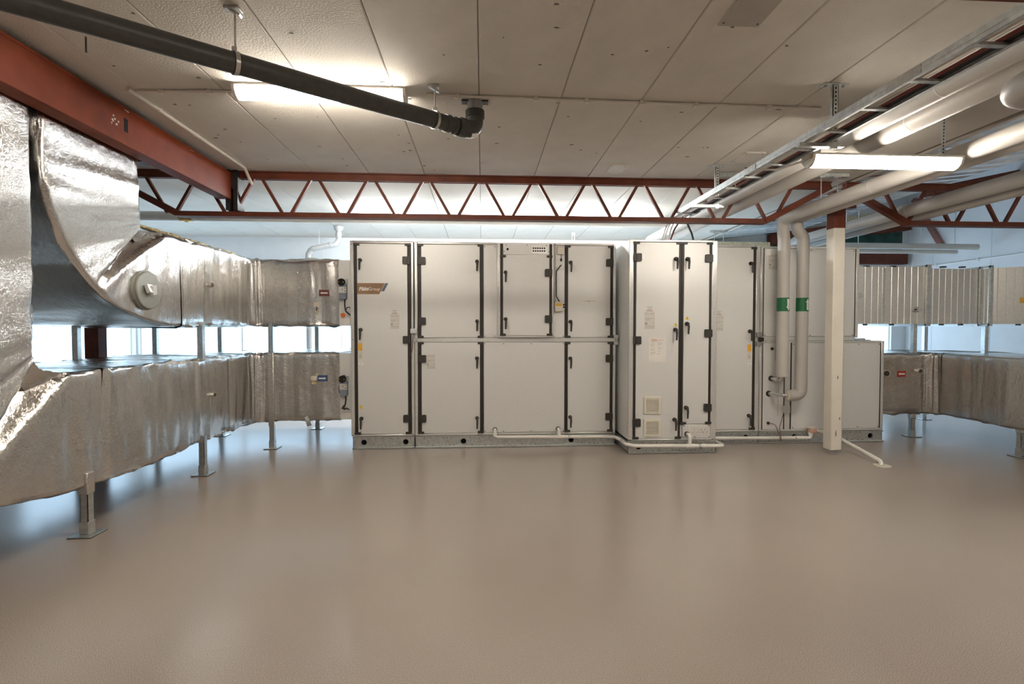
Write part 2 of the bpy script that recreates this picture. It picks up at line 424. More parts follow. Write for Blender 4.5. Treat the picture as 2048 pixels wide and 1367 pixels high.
# orange-red edge beam running from truss to truss
t = thing('steel_beam', (-2.82, 3.7, 2.88), 'orange-red steel beam along the ceiling in front of the foil risers', 'beam')
MB().box(-2.82,-2.690, 1.785, 5.59, 2.885, 3.165).build('web_plate', 'redbeam', t, bevel=.004)
MB().box(-2.70,-2.685, 1.785, 5.59, 3.150, 3.168).build('edge_lip', 'redbeam', t)
MB().box(-2.692,-2.6885, 3.98, 4.02, 2.985, 3.085).build('slot', 'hole', t)
mb = MB()
for (y, z, r) in ((3.86,3.02,.014),(3.885,3.035,.009),(3.90,3.005,.012),(3.87,3.055,.007),(3.92,3.03,.008),(3.85,2.995,.008),(4.0,3.155,.012),(4.02,3.148,.009),(4.85,3.155,.012),(4.88,3.15,.007),(3.66,3.16,.01),(5.5,3.155,.008)):
    poly = [(y+r*random.uniform(.6,1.5)*math.cos(a_*.9), z+r*random.uniform(.5,1.3)*math.sin(a_*.9)) for a_ in range(7)]
    mb.prism(poly, 0, -2.69, -2.6875)
mb.build('paint_chip', 'chip', t)
t = thing('beam_hanger', (-2.67, 5.68, 2.77), 'black steel hanger post where the orange-red beam meets the truss', 'bracket')
MB().box(-2.755,-2.71, 5.60, 5.76, 2.775, 3.205).box(-2.675,-2.63, 5.60, 5.76, 2.775, 3.205).box(-2.71,-2.675,5.67,5.69,2.775,3.205).build('post', 'black', t, bevel=.002)
MB().box(-2.77,-2.62, 5.588, 5.602, 3.0, 3.16).build('cleat', 'black', t)
tag(MB().box(-4.2,-2.80, 4.98, 5.10, 3.168, 3.205).box(-4.2,-2.80,5.03,5.05,3.09,3.17).box(-4.2,-2.80,4.98,5.10,3.075,3.093).build('steel_beam', 'red'), 'short dark red beam stub behind the orange-red beam under the ceiling', 'beam')

def column(x, y, label, painted):
    t = thing('steel_column', (x,y,0), label, 'column')
    if painted:
        MB().box(x-.07,x+.07,y-.07,y+.07,.06,2.67).build('shaft','colw',t,bevel=.012)
        MB().box(x-.071,x+.071,y-.071,y+.071,2.665,3.0).build('red_top','red',t,bevel=.012)
        MB().box(x-.075,x+.21,y-.05,y+.05,2.90,3.10).build('bearing_bracket','red',t,bevel=.004)
        MB().box(x-.06,x+.06,y-.06,y+.06,2.98,3.205).build('stub','red',t)
        MB().prism([(-.085,0),(.085,0),(.073,.075),(-.073,.075)],1,-.08,.08).build('foot','concrete',t)
        t.children[-1].location = (0,0,0)
        mb = MB()
        for (dx,dz,w,h) in ((-.012,.22,.014,.09),(.03,.42,.012,.04),(.0,.9,.012,.05)):
            mb.prism([(x+dx,dz),(x+dx+w,dz+.3*h),(x+dx+w*.4,dz+h),(x+dx-.3*w,dz+.6*h)],1,y-.0715,y-.0695)
        mb.build('paint_chip','concrete',t)
    else:
        MB().box(x-.07,x+.07,y-.07,y+.07,0,3.205).build('shaft','red',t,bevel=.01)
        MB().box(x-.11,x+.11,y-.11,y+.11,0,.02).build('foot_plate','red',t)
column(4.16, 5.68, 'cream painted steel column with bare red top, before the air handling unit', True)
column(-4.18, 5.68, 'dark red steel column seen between the two foil ducts', False)

# rear steel of the side bay
t = tag(MB().prism([(5.65,3.14),(8.55,3.46),(8.55,3.80),(5.65,3.34)],1,YB-.16,YB-.02).build('steel_beam','red',bevel=.003), 'dark red sloping rafter under the metal deck on the rear wall', 'beam')
tag(MB().box(5.65,8.5,YB-.14,YB-.01,2.78,3.02).build('steel_beam','red',bevel=.003), 'dark red flat beam on the rear wall above the galvanised duct', 'beam')
tag(MB().prism([(5.65,3.025),(8.45,3.025),(8.45,3.44),(5.65,3.13)],1,YB-.05,YB-.003).build('wall_membrane','green'), 'dark green membrane strip on the rear wall between red beams', 'membrane')
tag(MB().prism([(7.0,3.57),(8.5,3.81),(8.5,3.92),(7.0,3.66)],1,YB-.09,YB-.003).build('insulation_strip','wool'), 'yellowish insulation strip above the sloping rafter on the rear wall', 'insulation')
tag(MB().box(4.4,5.6,YB-.22,YB-.01,3.03,3.17).build('insulation_strip','wool'), 'mossy mineral wool strip along the top of the rear wall', 'insulation')
tag(MB().bar((8.562,9.5,4.05),(8.562,8.85,3.0),.07,.09).build('wall_brace','brace',bevel=.003), 'pale red diagonal brace on the side wall behind the pipes', 'brace')
tag(MB().bar((7.05,7.6,3.645),(8.59,7.6,3.97),.09,.13).build('steel_beam','red',bevel=.003), 'dark red slanting tie beam in front of the side wall', 'beam')
t = thing('wall_conduit', (XR-.02, 7, 2.70), 'thin white conduit running along the side wall above the duct', 'conduit')
MB().tube([(XR-.016,YF+.1,2.69),(XR-.016,YB-.3,2.69)],.012,8).build('tube','letter',t)
for y in (9.0,8.2,7.4,6.6): MB().box(XR-.032,XR-.001,y-.012,y+.012,2.665,2.715).build('clip','letter',t)

# ---------------------------------------------------------------- air handling unit
YA = 6.30          # front of the long unit
YT = 5.87          # front of the tall control cabinet
def handle_mesh():
    mb = MB()
    mb.tube([(0,0,0),(0,-.016,0)],.024,18)
    mb.tube([(0,-.012,0),(0,-.045,0)],.013,12)
    pts = fillet([(0,-.038,.0),(.003,-.058,-.03),(.0,-.058,-.125)],.02,5)
    mb.tube(pts,[.015]+[.0135]*(len(pts)-2)+[.010],12)
    mb.tube([(0,-.030,0),(0,-.052,-.002)],.0175,14)
    return mb.mesh('handle')
HANDLE = handle_mesh()
def hinge_mesh():
    mb = MB(); mb.prism(rrect(0,.062,-.047,.047,.012),1,-.030,0); mb.prism(rrect(-.03,.02,-.044,.044,.006),1,-.024,0)
    for z in (-.028,.028): mb.prism(disc_poly(.04,z,.007,10),1,-.032,-.03)
    return mb.mesh('hinge', angle=25)
HINGE_L = hinge_mesh()                      # leaf reaches towards +X (hinge on the left edge of a door)
_m = MB(); _m.prism(rrect(-.062,0,-.047,.047,.012),1,-.030,0); _m.prism(rrect(-.02,.03,-.044,.044,.006),1,-.024,0)
for z in (-.028,.028): _m.prism(disc_poly(-.04,z,.007,10),1,-.032,-.03)
HINGE_R = _m.mesh('hinge', angle=25)
CLIP = MB().box(-.036,.036,-.022,0,-.014,.014).mesh('corner_clip')
SCREW = MB().tube([(0,0,0),(0,-.004,0)],.006,8).mesh('screw')

def screws(parent, Y, pts):
    for x, z in pts: put('screw', SCREW, 'gasket', parent, (x,Y,z))
def door(parent, x0, x1, z0, z1, Y, hinge, hz, kz, gl, gr, kx=None, clips=True):
    """door leaf with handles, hinges and black gaskets; gl / gr = gasket spans or None"""
    d = MB().box(x0,x1,Y-.014,Y+.03,z0+.002,z1-.002).build('door','panel',parent,bevel=.005)
    for g in (gl, gr):
        if g:
            MB().box(g[0],g[1],Y-.010,Y+.03,z0,z1).build('gasket','gasket',d,bevel=.003)
            if clips:
                for z in (z0+.012, z1-.012): put('corner_clip', CLIP, 'plastic', d, ((g[0]+g[1])/2+(.016 if g is gl else -.016), Y-.006, z))
    for z in hz:
        if hinge == 'L': put('hinge', HINGE_L, 'plastic', d, (x0-.004,Y-.012,z))
        else: put('hinge', HINGE_R, 'plastic', d, (x1+.004,Y-.012,z))
    if kx is None: kx = x1-.035 if hinge == 'L' else x0+.037
    for i, z in enumerate(kz): put('handle', HANDLE, 'plastic', d, (kx,Y-.014,z))
    return d
def base_frame(parent, x0, x1, Y, y1, holes, h=.15):
    mb = MB(); r = .034; z0, z1 = .018, h-.012
    cur = x0
    def quad(a,b,c,d):
        n=len(mb.v); mb.v += [a,b,c,d]; mb.f.append((n,n+1,n+2,n+3))
    def P(x,z): return (x,Y,z)
    for cx in holes:
        cz = .078; s = r+.008
        quad(P(cur,z0),P(cx-s,z0),P(cx-s,z1),P(cur,z1))
        quad(P(cx-s,z0),P(cx+s,z0),P(cx+s,cz-s),P(cx-s,cz-s)); quad(P(cx-s,cz+s),P(cx+s,cz+s),P(cx+s,z1),P(cx-s,z1))
        k = 24; ring = []; sq = []
        for i in range(k):
            th = 2*math.pi*i/k; c, s_ = math.cos(th), math.sin(th); m = s/max(abs(c),abs(s_))
            ring.append((cx+r*c, cz+r*s_)); sq.append((cx+m*c, cz+m*s_))
        for i in range(k):
            j = (i+1)%k
            quad(P(*sq[i]),P(*sq[j]),P(*ring[j]),P(*ring[i]))
            a_, b_ = ring[i], ring[j]; quad((a_[0],Y,a_[1]),(b_[0],Y,b_[1]),(b_[0],Y+.02,b_[1]),(a_[0],Y+.02,a_[1]))
        cur = cx+s
    quad(P(cur,z0),P(x1,z0),P(x1,z1),P(cur,z1))
    bf = mb.build('base_frame','galv',parent,smooth=False)
    MB().box(x0,x1,Y-.035,Y+.02,.004,.018).box(x0,x1,Y-.02,Y+.03,h-.012,h).box(x0,x0+.006,Y,y1,.018,h-.012).box(x1-.006,x1,Y,y1,.018,h-.012).box(x0,x1,y1-.01,y1,0.018,h).build('flange','galv',bf,smooth=False)
    MB().box(x0+.02,x1-.02,Y+.06,y1-.05,.01,h-.01).build('shade_core','hole',bf,smooth=False)  # black box paints the shade seen through the base holes
    n = max(2, int((x1-x0)/.7))
    for i in range(n):
        x = x0+.08+(x1-x0-.16)*i/(n-1)
        MB().box(x-.06,x+.06,Y-.03,Y+.10,0,.006).build('rubber_pad','gasket',bf)
    mb = MB(); x = x0+.12
    while x < x1-.05:
        if all(abs(x-c) > .06 for c in holes): mb.tube([(x,Y+.001,.128),(x,Y-.003,.128)],.005,8); mb.tube([(x+.03,Y+.001,.032),(x+.03,Y-.003,.032)],.005,8)
        x += random.choice((.05,.09,.16,.07))
    mb.build('bolt','hole',bf)
    return bf
def spec_label(parent, x, z, Y, s=1.0, red=True):
    """printed rating label: faint clear sticker with rows of small print"""
    st = MB().box(x-.055*s,x+.055*s,Y-.0012,Y,z-.11*s,z+.075*s).build('rating_label','sticker',parent)
    mb = MB()
    rows = [(-.05,-.01,.05),(.0,.05,.05),(-.045,.02,-.0),(.03,.05,.0),(-.045,-.005,-.015),(.028,.05,-.045),(-.045,.05,-.078),(-.045,-.02,-.095),(-.01,.015,-.095),(.02,.05,-.095)]
    for a_, b_, dz in rows: mb.box(x+a_*s,x+b_*s,Y-.0018,Y-.001,z+(dz-.0018)*s,z+(dz+.0018)*s)
    mb.box(x-.046*s,x-.026*s,Y-.0018,Y-.001,z-.062*s,z-.042*s)
    mb.build('small_print','ink',st)
    if red:
        r_ = MB()
        for k,(a_,b_) in enumerate(((-.032,.03),(-.02,.018),(-.03,.028))):
            r_.box(x+a_*s,x+b_*s,Y-.0018,Y-.0006,z+(.118-.014*k)*s,z+(.122-.014*k)*s)
        r_.build('black_heading','ink',st)
        MB().box(x-.036*s,x+.032*s,Y-.0018,Y-.0006,z+.079*s,z+.084*s).build('red_heading','redink',st)
def yellow_label(parent, x, z, Y):
    y = MB().box(x-.026,x+.026,Y-.0014,Y,z-.045,z+.045).build('yellow_label','yellow',parent)
    MB().box(x-.026,x+.026,Y-.0013,Y,z-.15,z-.045).build('caption_label','sticker',y)
    MB().box(x-.004,x+.004,Y-.002,Y-.001,z-.13,z-.10).box(x-.010,x+.010,Y-.002,Y-.001,z-.106,z-.101).build('small_print','ink',y)
    MB().box(x-.022,x-.006,Y-.0013,Y,z-.22,z-.19).box(x+.012,x+.034,Y-.0013,Y,z-.22,z-.19).build('white_label','letter',y)

def body(parent, x0, x1, Y, z0, z1, depth):
    return MB().box(x0+.004,x1-.004,Y+.012,Y+depth,z0,z1).build('casing','panel',parent,bevel=.01)
def posts(parent, spans, Y, z0, z1, y=0.0):
    for a_, b_ in spans:
        MB().box(a_,b_,Y-.012-y,Y+.04,z0,z1).build('corner_post','frame',parent,bevel=.006)

# section A: narrow section with the logo
A = thing('air_handling_section', (-1.23,YA,0), 'narrow end section of the air handling unit with bronze logo strip', 'ventilation unit')
body(A,-1.62,-.842,YA,.15,2.58,1.4)
posts(A,[(-1.622,-1.577),(-.879,-.842)],YA,.155,2.575)
[MB().box(*q).build('rail','frame',A,bevel=.008) for q in ((-1.60,-.85,YA-.010,YA+.04,2.545,2.58),(-1.60,-.85,YA-.008,YA+.04,.152,.180))]
d = door(A,-1.538,-.922,.182,2.543,YA,'R',(2.338,1.357,.374),(2.338,1.481,.380),(-1.575,-1.540),(-.920,-.880),kx=-1.496)
screws(A,YA-.012,[(-1.6,2.53),(-1.6,1.36),(-1.6,.17),(-.86,2.53),(-.86,.17)])
Yd = YA-.014
ls = MB(); ls.prism([(-1.537,2.057),(-1.197,2.057),(-1.268,1.921),(-1.537,1.921)],1,Yd-.0015,Yd)
strip = ls.build('logo_strip','brown',d)
MB().prism([(-1.192,2.057),(-1.156,2.057),(-1.208,1.957),(-1.246,1.957)],1,Yd-.0014,Yd).build('logo_slash','slate',strip)
me = text_mesh('Fl\u00e4kt',.060,.22,.0020); me.materials.clear(); put('lettering', me,'letter',strip,(-1.516,Yd-.002,1.966))
me = text_mesh('Group',.058,.06,-.0004); me.transform(Matrix.Diagonal((.90,1,1,1))); me.materials.clear(); put('lettering', me,'letter',strip,(-1.398,Yd-.002,1.966))
spec_label(d,-1.08,1.60,Yd)
yellow_label(d,-1.505,1.268,Yd)
MB().box(-1.515,-1.485,Yd-.0013,Yd,.50,.54).build('small_label','warn',d)
base_frame(A,-1.605,-.842,YA-.005,YA+1.3,[-1.47,-.955])

# section B: wide section, two rows of doors
B = thing('air_handling_section', (.43,YA,0), 'wide middle section of the air handling unit with two rows of doors', 'ventilation unit')
body(B,-.838,1.70,YA,.15,2.575,1.4)
posts(B,[(-.838,-.800),(1.667,1.703)],YA,.155,2.57)
[MB().box(*q).build('rail','frame',B,bevel=.006) for q in ((-.80,1.667,YA-.010,YA+.04,2.545,2.575),(-.80,1.667,YA-.008,YA+.04,.152,.180))]
MB().box(-.80,1.70,YA-.013,YA+.03,1.327,1.379).build('middle_rail','frame',B,bevel=.004)
gl1, gr1 = (-.798,-.757), (-.024,.019); gl2, gr2 = (1.047,1.085), (1.632,1.666)
door(B,-.755,-.026,1.381,2.543,YA,'L',(2.333,1.587),(2.332,1.588),gl1,gr1,kx=-.061)
d = door(B,-.755,-.026,.182,1.325,YA,'L',(1.119,.371),(1.123,.370),gl1,gr1,kx=-.063)
spec_label(d,-.64,1.10,Yd,red=False)
d = door(B,1.087,1.630,1.381,2.543,YA,'R',(2.327,1.583),(2.329,1.583),gl2,gr2,kx=1.118)
pl_ = MB().box(1.27,1.45,Yd-.0013,Yd,1.825,1.862).build('text_label','paper',d)
mb = MB().box(1.335,1.375,Yd-.002,Yd-.001,1.853,1.857).box(1.28,1.44,Yd-.002,Yd-.001,1.841,1.846).box(1.34,1.37,Yd-.002,Yd-.001,1.830,1.834); mb.build('small_print','ink',pl_)
door(B,1.087,1.630,.182,1.325,YA,'R',(1.116,.371),(1.118,.370),gl2,gr2,kx=1.118)
pu = MB().box(.021,1.045,YA-.010,YA+.03,1.383,2.541).build('fixed_panel','panel',B,bevel=.004)
screws(pu,YA-.010,[(.035,2.52),(.16,2.52),(.035,1.40),(.16,1.40),(.91,1.40),(1.03,1.40),(1.03,2.52)])
pw = MB().box(.021,1.045,YA-.010,YA+.03,.184,1.323).build('fixed_panel','panel',B,bevel=.004)
screws(pw,YA-.010,[(.035,1.305),(.27,1.305),(.62,1.305),(1.03,1.305),(.035,.2),(.27,.2),(.62,.2),(1.03,.2)])
for x in (.162,.966):
    MB().tube([(x,YA-.008,.222),(x,YA-.028,.222)],.028,18).build('pipe_grommet','gasket',pw)
base_frame(B,-.838,1.70,YA-.005,YA+1.3,[-.235,1.134])
# bracket pieces joining the sections
t = thing('joint_bracket', (-.84,YA-.01,1.32), 'zinc joint bracket clamping the logo section to the wide section', 'bracket')
MB().box(-.875,-.81,YA-.03,YA-.010,1.325,1.385).build('plate','steel',t,bevel=.003)
MB().box(-.87,-.80,YA-.036,YA-.028,1.345,1.365).build('bolt_bar','steel',t)
t = thing('joint_bracket', (1.70,YA-.02,1.3), 'zinc joint bracket beside the tall control cabinet', 'bracket')
[MB().box(*q).build('plate','steel',t,bevel=.003) for q in ((1.672,1.73,YA-.04,YA-.010,1.29,1.335),(1.672,1.73,YA-.04,YA-.010,1.37,1.415))]
MB().box(1.69,1.715,YA-.05,YA-.012,1.33,1.375).build('bolt_bar','steel',t)
t = thing('joint_bracket', (3.56,YA-.02,1.3), 'zinc joint bracket between the single door section and the heater section', 'bracket')
[MB().box(*q).build('plate','steel',t,bevel=.003) for q in ((3.545,3.615,YA-.04,YA-.010,1.27,1.325),(3.545,3.615,YA-.04,YA-.010,1.385,1.445))]
MB().box(3.575,3.635,YA-.05,YA-.012,1.33,1.38).build('bolt_bar','gasket',t)

# control box on section B
K = thing('control_box', (.54,YA-.06,1.385), 'shallow control box with cable openings, mounted on the wide section', 'control box')
YK = YA-.075
MB().box(.188,.892,YK,YA-.012,1.384,2.562).build('housing','frame',K,bevel=.006)
MB().box(.206,.228,YK-.008,YK+.02,1.395,2.55).box(.872,.884,YK-.008,YK+.02,1.395,2.55).box(.206,.884,YK-.008,YK+.02,1.387,1.402).build('rim','frame',K,bevel=.003)
d = door(K,.262,.840,1.408,2.402,YK,'R',(2.188,1.614),(2.191,1.613),(.226,.260),(.842,.874),kx=.292)
tp = MB().box(.262,.840,YK-.012,YK+.02,2.410,2.540).build('cable_panel','panel',K,bevel=.003)
for g in ((.226,.260),(.842,.874)): MB().box(g[0],g[1],YK-.010,YK+.02,2.404,2.545).build('gasket','gasket',tp)
MB().prism(rrect(.615,.815,2.428,2.522,.012),1,YK-.015,YK-.011).build('gland_plate','frame',tp)
for i in range(6):
    for z in (2.492,2.458): MB().tube([(.640+.0275*i,YK-.013,z),(.640+.0275*i,YK-.022,z)],.0105,12).build('cable_gland','hole',tp)
MB().tube([(.318,YK-.011,2.478),(.318,YK-.022,2.478)],.014,14).build('cable_gland','hole',tp)
screws(tp,YK-.012,[(.30,2.53),(.56,2.53),(.80,2.53),(.275,2.45),(.83,2.45)])

# junction box, pressure sensor and cable on section B
t = thing('junction_box', (.985,YA-.04,2.42), 'small beige junction box beside the control box', 'junction box')
MB().box(.945,1.035,YA-.05,YA-.008,2.425,2.520).build('lid','ivory',t,bevel=.006)
MB().tube([(.995,YA-.03,2.43),(.995,YA-.03,2.385)],.004,8).build('cable','cable',t)
MB().tube([(.997,YA-.02,2.378),(.997,YA-.03,2.345)],.012,12).build('gland','plastic',t)
t = thing('pressure_sensor', (.965,YA-.05,1.72), 'small grey pressure sensor box with orange label, hung by a black hose', 'sensor')
MB().box(.918,1.015,YA-.06,YA-.010,1.710,1.835).build('housing','ivory',t,bevel=.006)
MB().box(.927,.998,YA-.062,YA-.059,1.778,1.812).build('label','yellow',t)
MB().box(.93,.99,YA-.062,YA-.059,1.74,1.765).build('small_print','sticker',t)
for z in (1.795,1.765): MB().tube([(1.012,YA-.04,z),(1.038,YA-.04,z)],.008,10).build('nozzle','hole',t)
tag(MB().tube(fillet([(1.0,YA-.012,2.295),(.985,YA-.05,2.285),(.932,YA-.05,2.215),(.932,YA-.05,1.90),(.975,YA-.05,1.83)],.05,6),.0075,10).build('hose','cable'),
    'black hose looping down to the small pressure sensor', 'hose')
tag(MB().tube([(.925,YA-.024,2.60),(.925,YA-.024,1.86),(.935,YA-.024,1.835)],.005,8).build('cable','wcable'), 'thin white cable running down to the small pressure sensor', 'cable')
# display sensor on the joint between A and B
t = thing('pressure_gauge', (-.835,YA-.06,1.44), 'small pressure gauge with lit display on the section joint', 'gauge')
MB().box(-.885,-.800,YA-.055,YA-.012,1.435,1.495).build('housing','frame',t,bevel=.006)
MB().box(-.845,-.812,YA-.057,YA-.054,1.460,1.488).build('display','screen',t)
tag(MB().tube(fillet([(-.842,YA-.03,2.56),(-.842,YA-.03,1.62),(-.842,YA-.035,1.497)],.03,4),.006,8).build('hose','cable'), 'grey tube along the section joint above the pressure gauge', 'hose')
tag(MB().tube(fillet([(-.855,YA-.03,1.435),(-.862,YA-.04,1.30),(-.868,YA-.04,1.21),(-.90,YA-.03,1.16)],.04,5),.004,8).build('cable','redcable'), 'thin red wires hanging below the pressure gauge', 'cable')

# tall control cabinet
T = thing('control_cabinet', (2.28,YT,0), 'tall two-door control cabinet standing proud of the unit', 'cabinet')
body(T,1.745,2.822,YT,.155,2.55,1.75)
posts(T,[(1.745,1.800),(2.752,2.822)],YT,.165,2.545)
[MB().box(*q).build('rail','frame',T,bevel=.006) for q in ((1.78,2.78,YT-.010,YT+.04,2.525,2.552),(1.78,2.78,YT-.010,YT+.04,.152,.172))]
dl = door(T,1.830,2.350,.174,2.523,YT,'L',(2.338,1.357,.373),(2.324,1.482,.404),(1.800,1.828),(2.352,2.379),kx=2.305)
dr = door(T,2.409,2.722,.348,2.523,YT,'R',(2.333,1.440,.545),(2.325,1.554,.548),(2.381,2.407),(2.724,2.751),kx=2.446)
sp = MB().box(2.409,2.750,YT-.012,YT+.03,.174,.342).build('cable_panel','panel',T,bevel=.004)
screws(sp,YT-.012,[(2.425,.325),(2.735,.325),(2.425,.19),(2.735,.19),(2.56,.19)])
MB().prism(rrect(2.512,2.735,.205,.318,.015),1,YT-.016,YT-.011).build('gland_plate','sticker',sp)
for i in range(9):
    x = 2.54+.021*i; z = .262+(.018 if i % 2 else -.014)
    MB().tube([(x,YT-.014,z),(x,YT-.026,z)],.0085,10).build('cable_gland','frame',sp)
MB().tube([(2.462,YT-.010,.228),(2.462,YT-.03,.228)],.03,18).build('pipe_grommet','gasket',sp)
Yt = YT-.014
spec_label(dl,1.995,1.615,Yt,1.15)
pp = MB().box(1.988,2.197,Yt-.002,Yt,1.098,1.388).build('printed_sheet','paper',dl)
mb = MB()
for k in range(12):
    if k not in (5,8): mb.box(2.010,2.010+random.uniform(.02,.06),Yt-.0028,Yt-.0018,1.332-.0135*k,1.3345-.0135*k)
    if k not in (4,7,9): mb.box(2.092,2.092+random.uniform(.025,.065),Yt-.0028,Yt-.0018,1.335-.0135*k,1.3375-.0135*k)
mb.box(2.10,2.17,Yt-.0028,Yt-.0018,1.355,1.359); mb.build('small_print','ink',pp)
mb = MB()
for k in range(6): mb.box(2.018+.012*k,2.025+.012*k,Yt-.0028,Yt-.0018,1.342+.004*(k%2),1.352+.004*(k%2))
mb.box(2.012,2.085,Yt-.0028,Yt-.0018,1.362,1.367); mb.build('red_heading','redink',pp)
for dd, x, z in ((dl,2.312,1.545),(dr,2.452,1.622)):
    w_ = MB(); w_.prism([(x-.024,z-.02),(x+.024,z-.02),(x,z+.024)],1,Yt-.0014,Yt); w_ = w_.build('warning_triangle','warn',dd)
    MB().box(x-.002,x+.002,Yt-.002,Yt-.001,z-.006,z+.008).box(x-.002,x+.002,Yt-.002,Yt-.001,z-.014,z-.010).build('mark','hole',w_)
for z0 in (.474,.203):
    v = MB(); v.prism(rrect(1.930,2.136,z0,z0+.212,.006),1,Yt-.016,Yt); v = v.build('vent_grille','ivory',dl,bevel=.004)
    for k in range(9):
        z = z0+.028+.0178*k
        MB().box(1.958,2.110,Yt-.0225,Yt-.0155,z,z+.0085).build('louvre','ivory',v)
    mb = MB()
    for k in range(9): mb.box(1.958,2.110,Yt-.0168,Yt-.0158,z0+.0375+.0178*k,z0+.0420+.0178*k)
    mb.build('slot','ink',v)
base_frame(T,1.745,2.822,YT-.005,YT+1.6,[1.875,2.645])

# section D: single door
D = thing('air_handling_section', (3.2,YA,0), 'single-door section of the air handling unit beside the tall cabinet', 'ventilation unit')
body(D,2.826,3.600,YA,.15,2.575,1.4)
posts(D,[(3.542,3.598)],YA,.155,2.57)
[MB().box(*q).build('rail','frame',D,bevel=.006) for q in ((2.826,3.60,YA-.010,YA+.04,2.545,2.575),(2.826,3.60,YA-.008,YA+.04,.152,.180))]
d = door(D,2.86,3.505,.182,2.543,YA,'L',(),(2.335,1.461,.365),None,(3.507,3.541),kx=3.462)
spec_label(d,3.05,1.585,Yd,1.1)
yellow_label(d,3.462,1.245,Yd)
base_frame(D,2.826,3.600,YA-.005,YA+1.3,[3.433])
# section E upper and lower
E_ = thing('air_handling_section', (4.28,YA,1.37), 'upper box of the heater section behind the two vertical pipes', 'ventilation unit')
body(E_,3.604,4.935,YA,1.372,2.560,1.4)
posts(E_,[(3.604,3.640),(4.892,4.935)],YA,1.375,2.555)
[MB().box(*q).build('rail','frame',E_,bevel=.005) for q in ((3.64,4.892,YA-.010,YA+.04,2.535,2.56),(3.64,4.892,YA-.010,YA+.04,1.337,1.392))]
p_ = MB().box(3.652,4.880,YA-.010,YA+.03,1.395,2.532).build('fixed_panel','panel',E_,bevel=.004)
[MB().box(*q).build('gasket','gasket',p_) for q in ((3.641,3.651,YA-.009,YA+.02,1.393,2.534),(4.881,4.891,YA-.009,YA+.02,1.393,2.534))]
screws(p_,YA-.010,[(3.67,2.51),(4.28,2.51),(4.86,2.51),(3.67,1.41),(4.28,1.41),(4.86,1.41)])
MB().box(3.665,3.735,Yd,YA-.01,2.44,2.52).build('white_label','letter',p_)
spec_label(p_,3.765,2.38,YA-.010,1.1,red=False)
F_ = thing('air_handling_section', (4.45,YA,0), 'lower box of the heater section with two pipe connections', 'ventilation unit')
body(F_,3.604,5.300,YA,.15,1.335,1.4)
posts(F_,[(3.604,3.640),(3.948,4.022),(5.262,5.300)],YA,.155,1.332)
[MB().box(*q).build('rail','frame',F_,bevel=.005) for q in ((3.64,5.262,YA-.010,YA+.04,1.312,1.336),(3.64,5.262,YA-.010,YA+.04,.152,.178))]
p1_ = MB().box(3.652,3.934,YA-.010,YA+.03,.180,1.31).build('fixed_panel','panel',F_,bevel=.004)
p2_ = MB().box(4.040,5.248,YA-.010,YA+.03,.180,1.31).build('fixed_panel','panel',F_,bevel=.004)
[MB().box(*q).build('gasket','gasket',p1_) for q in ((3.641,3.651,YA-.009,YA+.02,.18,1.31),(3.935,3.947,YA-.009,YA+.02,.18,1.31))]
[MB().box(*q).build('gasket','gasket',p2_) for q in ((4.023,4.039,YA-.009,YA+.02,.18,1.31),(5.249,5.261,YA-.009,YA+.02,.18,1.31))]
screws(p2_,YA-.010,[(4.06,1.29),(4.52,1.29),(4.95,1.29),(5.23,1.29),(4.06,.2),(4.95,.2),(5.23,.2)])
for x, z, r in ((3.76,.847,.036),(3.729,.651,.036),(3.768,1.233,.019),(3.728,.264,.019)):
    MB().tube([(x,YA-.008,z),(x,YA-.022,z)],r,18).build('pipe_grommet','gasket',p1_)
spec_label(p1_,3.86,1.18,YA-.010,.9,red=False)
base_frame(F_,3.604,5.300,YA-.005,YA+1.3,[4.09,5.135])
mb = MB().box(4.97,5.06,YA+.02,YA+.45,1.345,1.368).box(4.99,5.2,YA+.1,YA+.35,1.336,1.348); tag(mb.build('foil_scrap','tape'), 'scrap of foil tape lying on the lower heater box', 'foil')
t = thing('terminal_box', (3.95,YA-.05,.40), 'small grey terminal box with red wires on the heater section', 'junction box')
MB().box(3.915,4.000,YA-.055,YA-.012,.400,.490).build('lid','frame',t,bevel=.005)
tag(MB().tube(fillet([(3.93,YA-.03,.402),(3.90,YA-.04,.33),(3.855,YA-.055,.20),(3.850,YA-.103,.125),(3.850,YA-.103,.05)],.05,6),.0035,8).build('cable','redcable'), 'thin red wire dropping from the grey terminal box to the white pipe', 'cable')
tag(MB().tube(fillet([(3.728,YA-.02,.264),(3.77,YA-.04,.262),(3.81,YA-.045,.24),(3.830,YA-.06,.17),(3.836,YA-.103,.115),(3.836,YA-.103,.045)],.04,6),.0035,8).build('cable','redcable'), 'thin red wire curving down from the small lower grommet', 'cable')
tag(MB().tube([(3.855,YA-.03,.83),(3.852,YA-.03,.36)],.006,8).build('cable','wcable'), 'thin pale tube running down behind the pipe connections', 'cable')
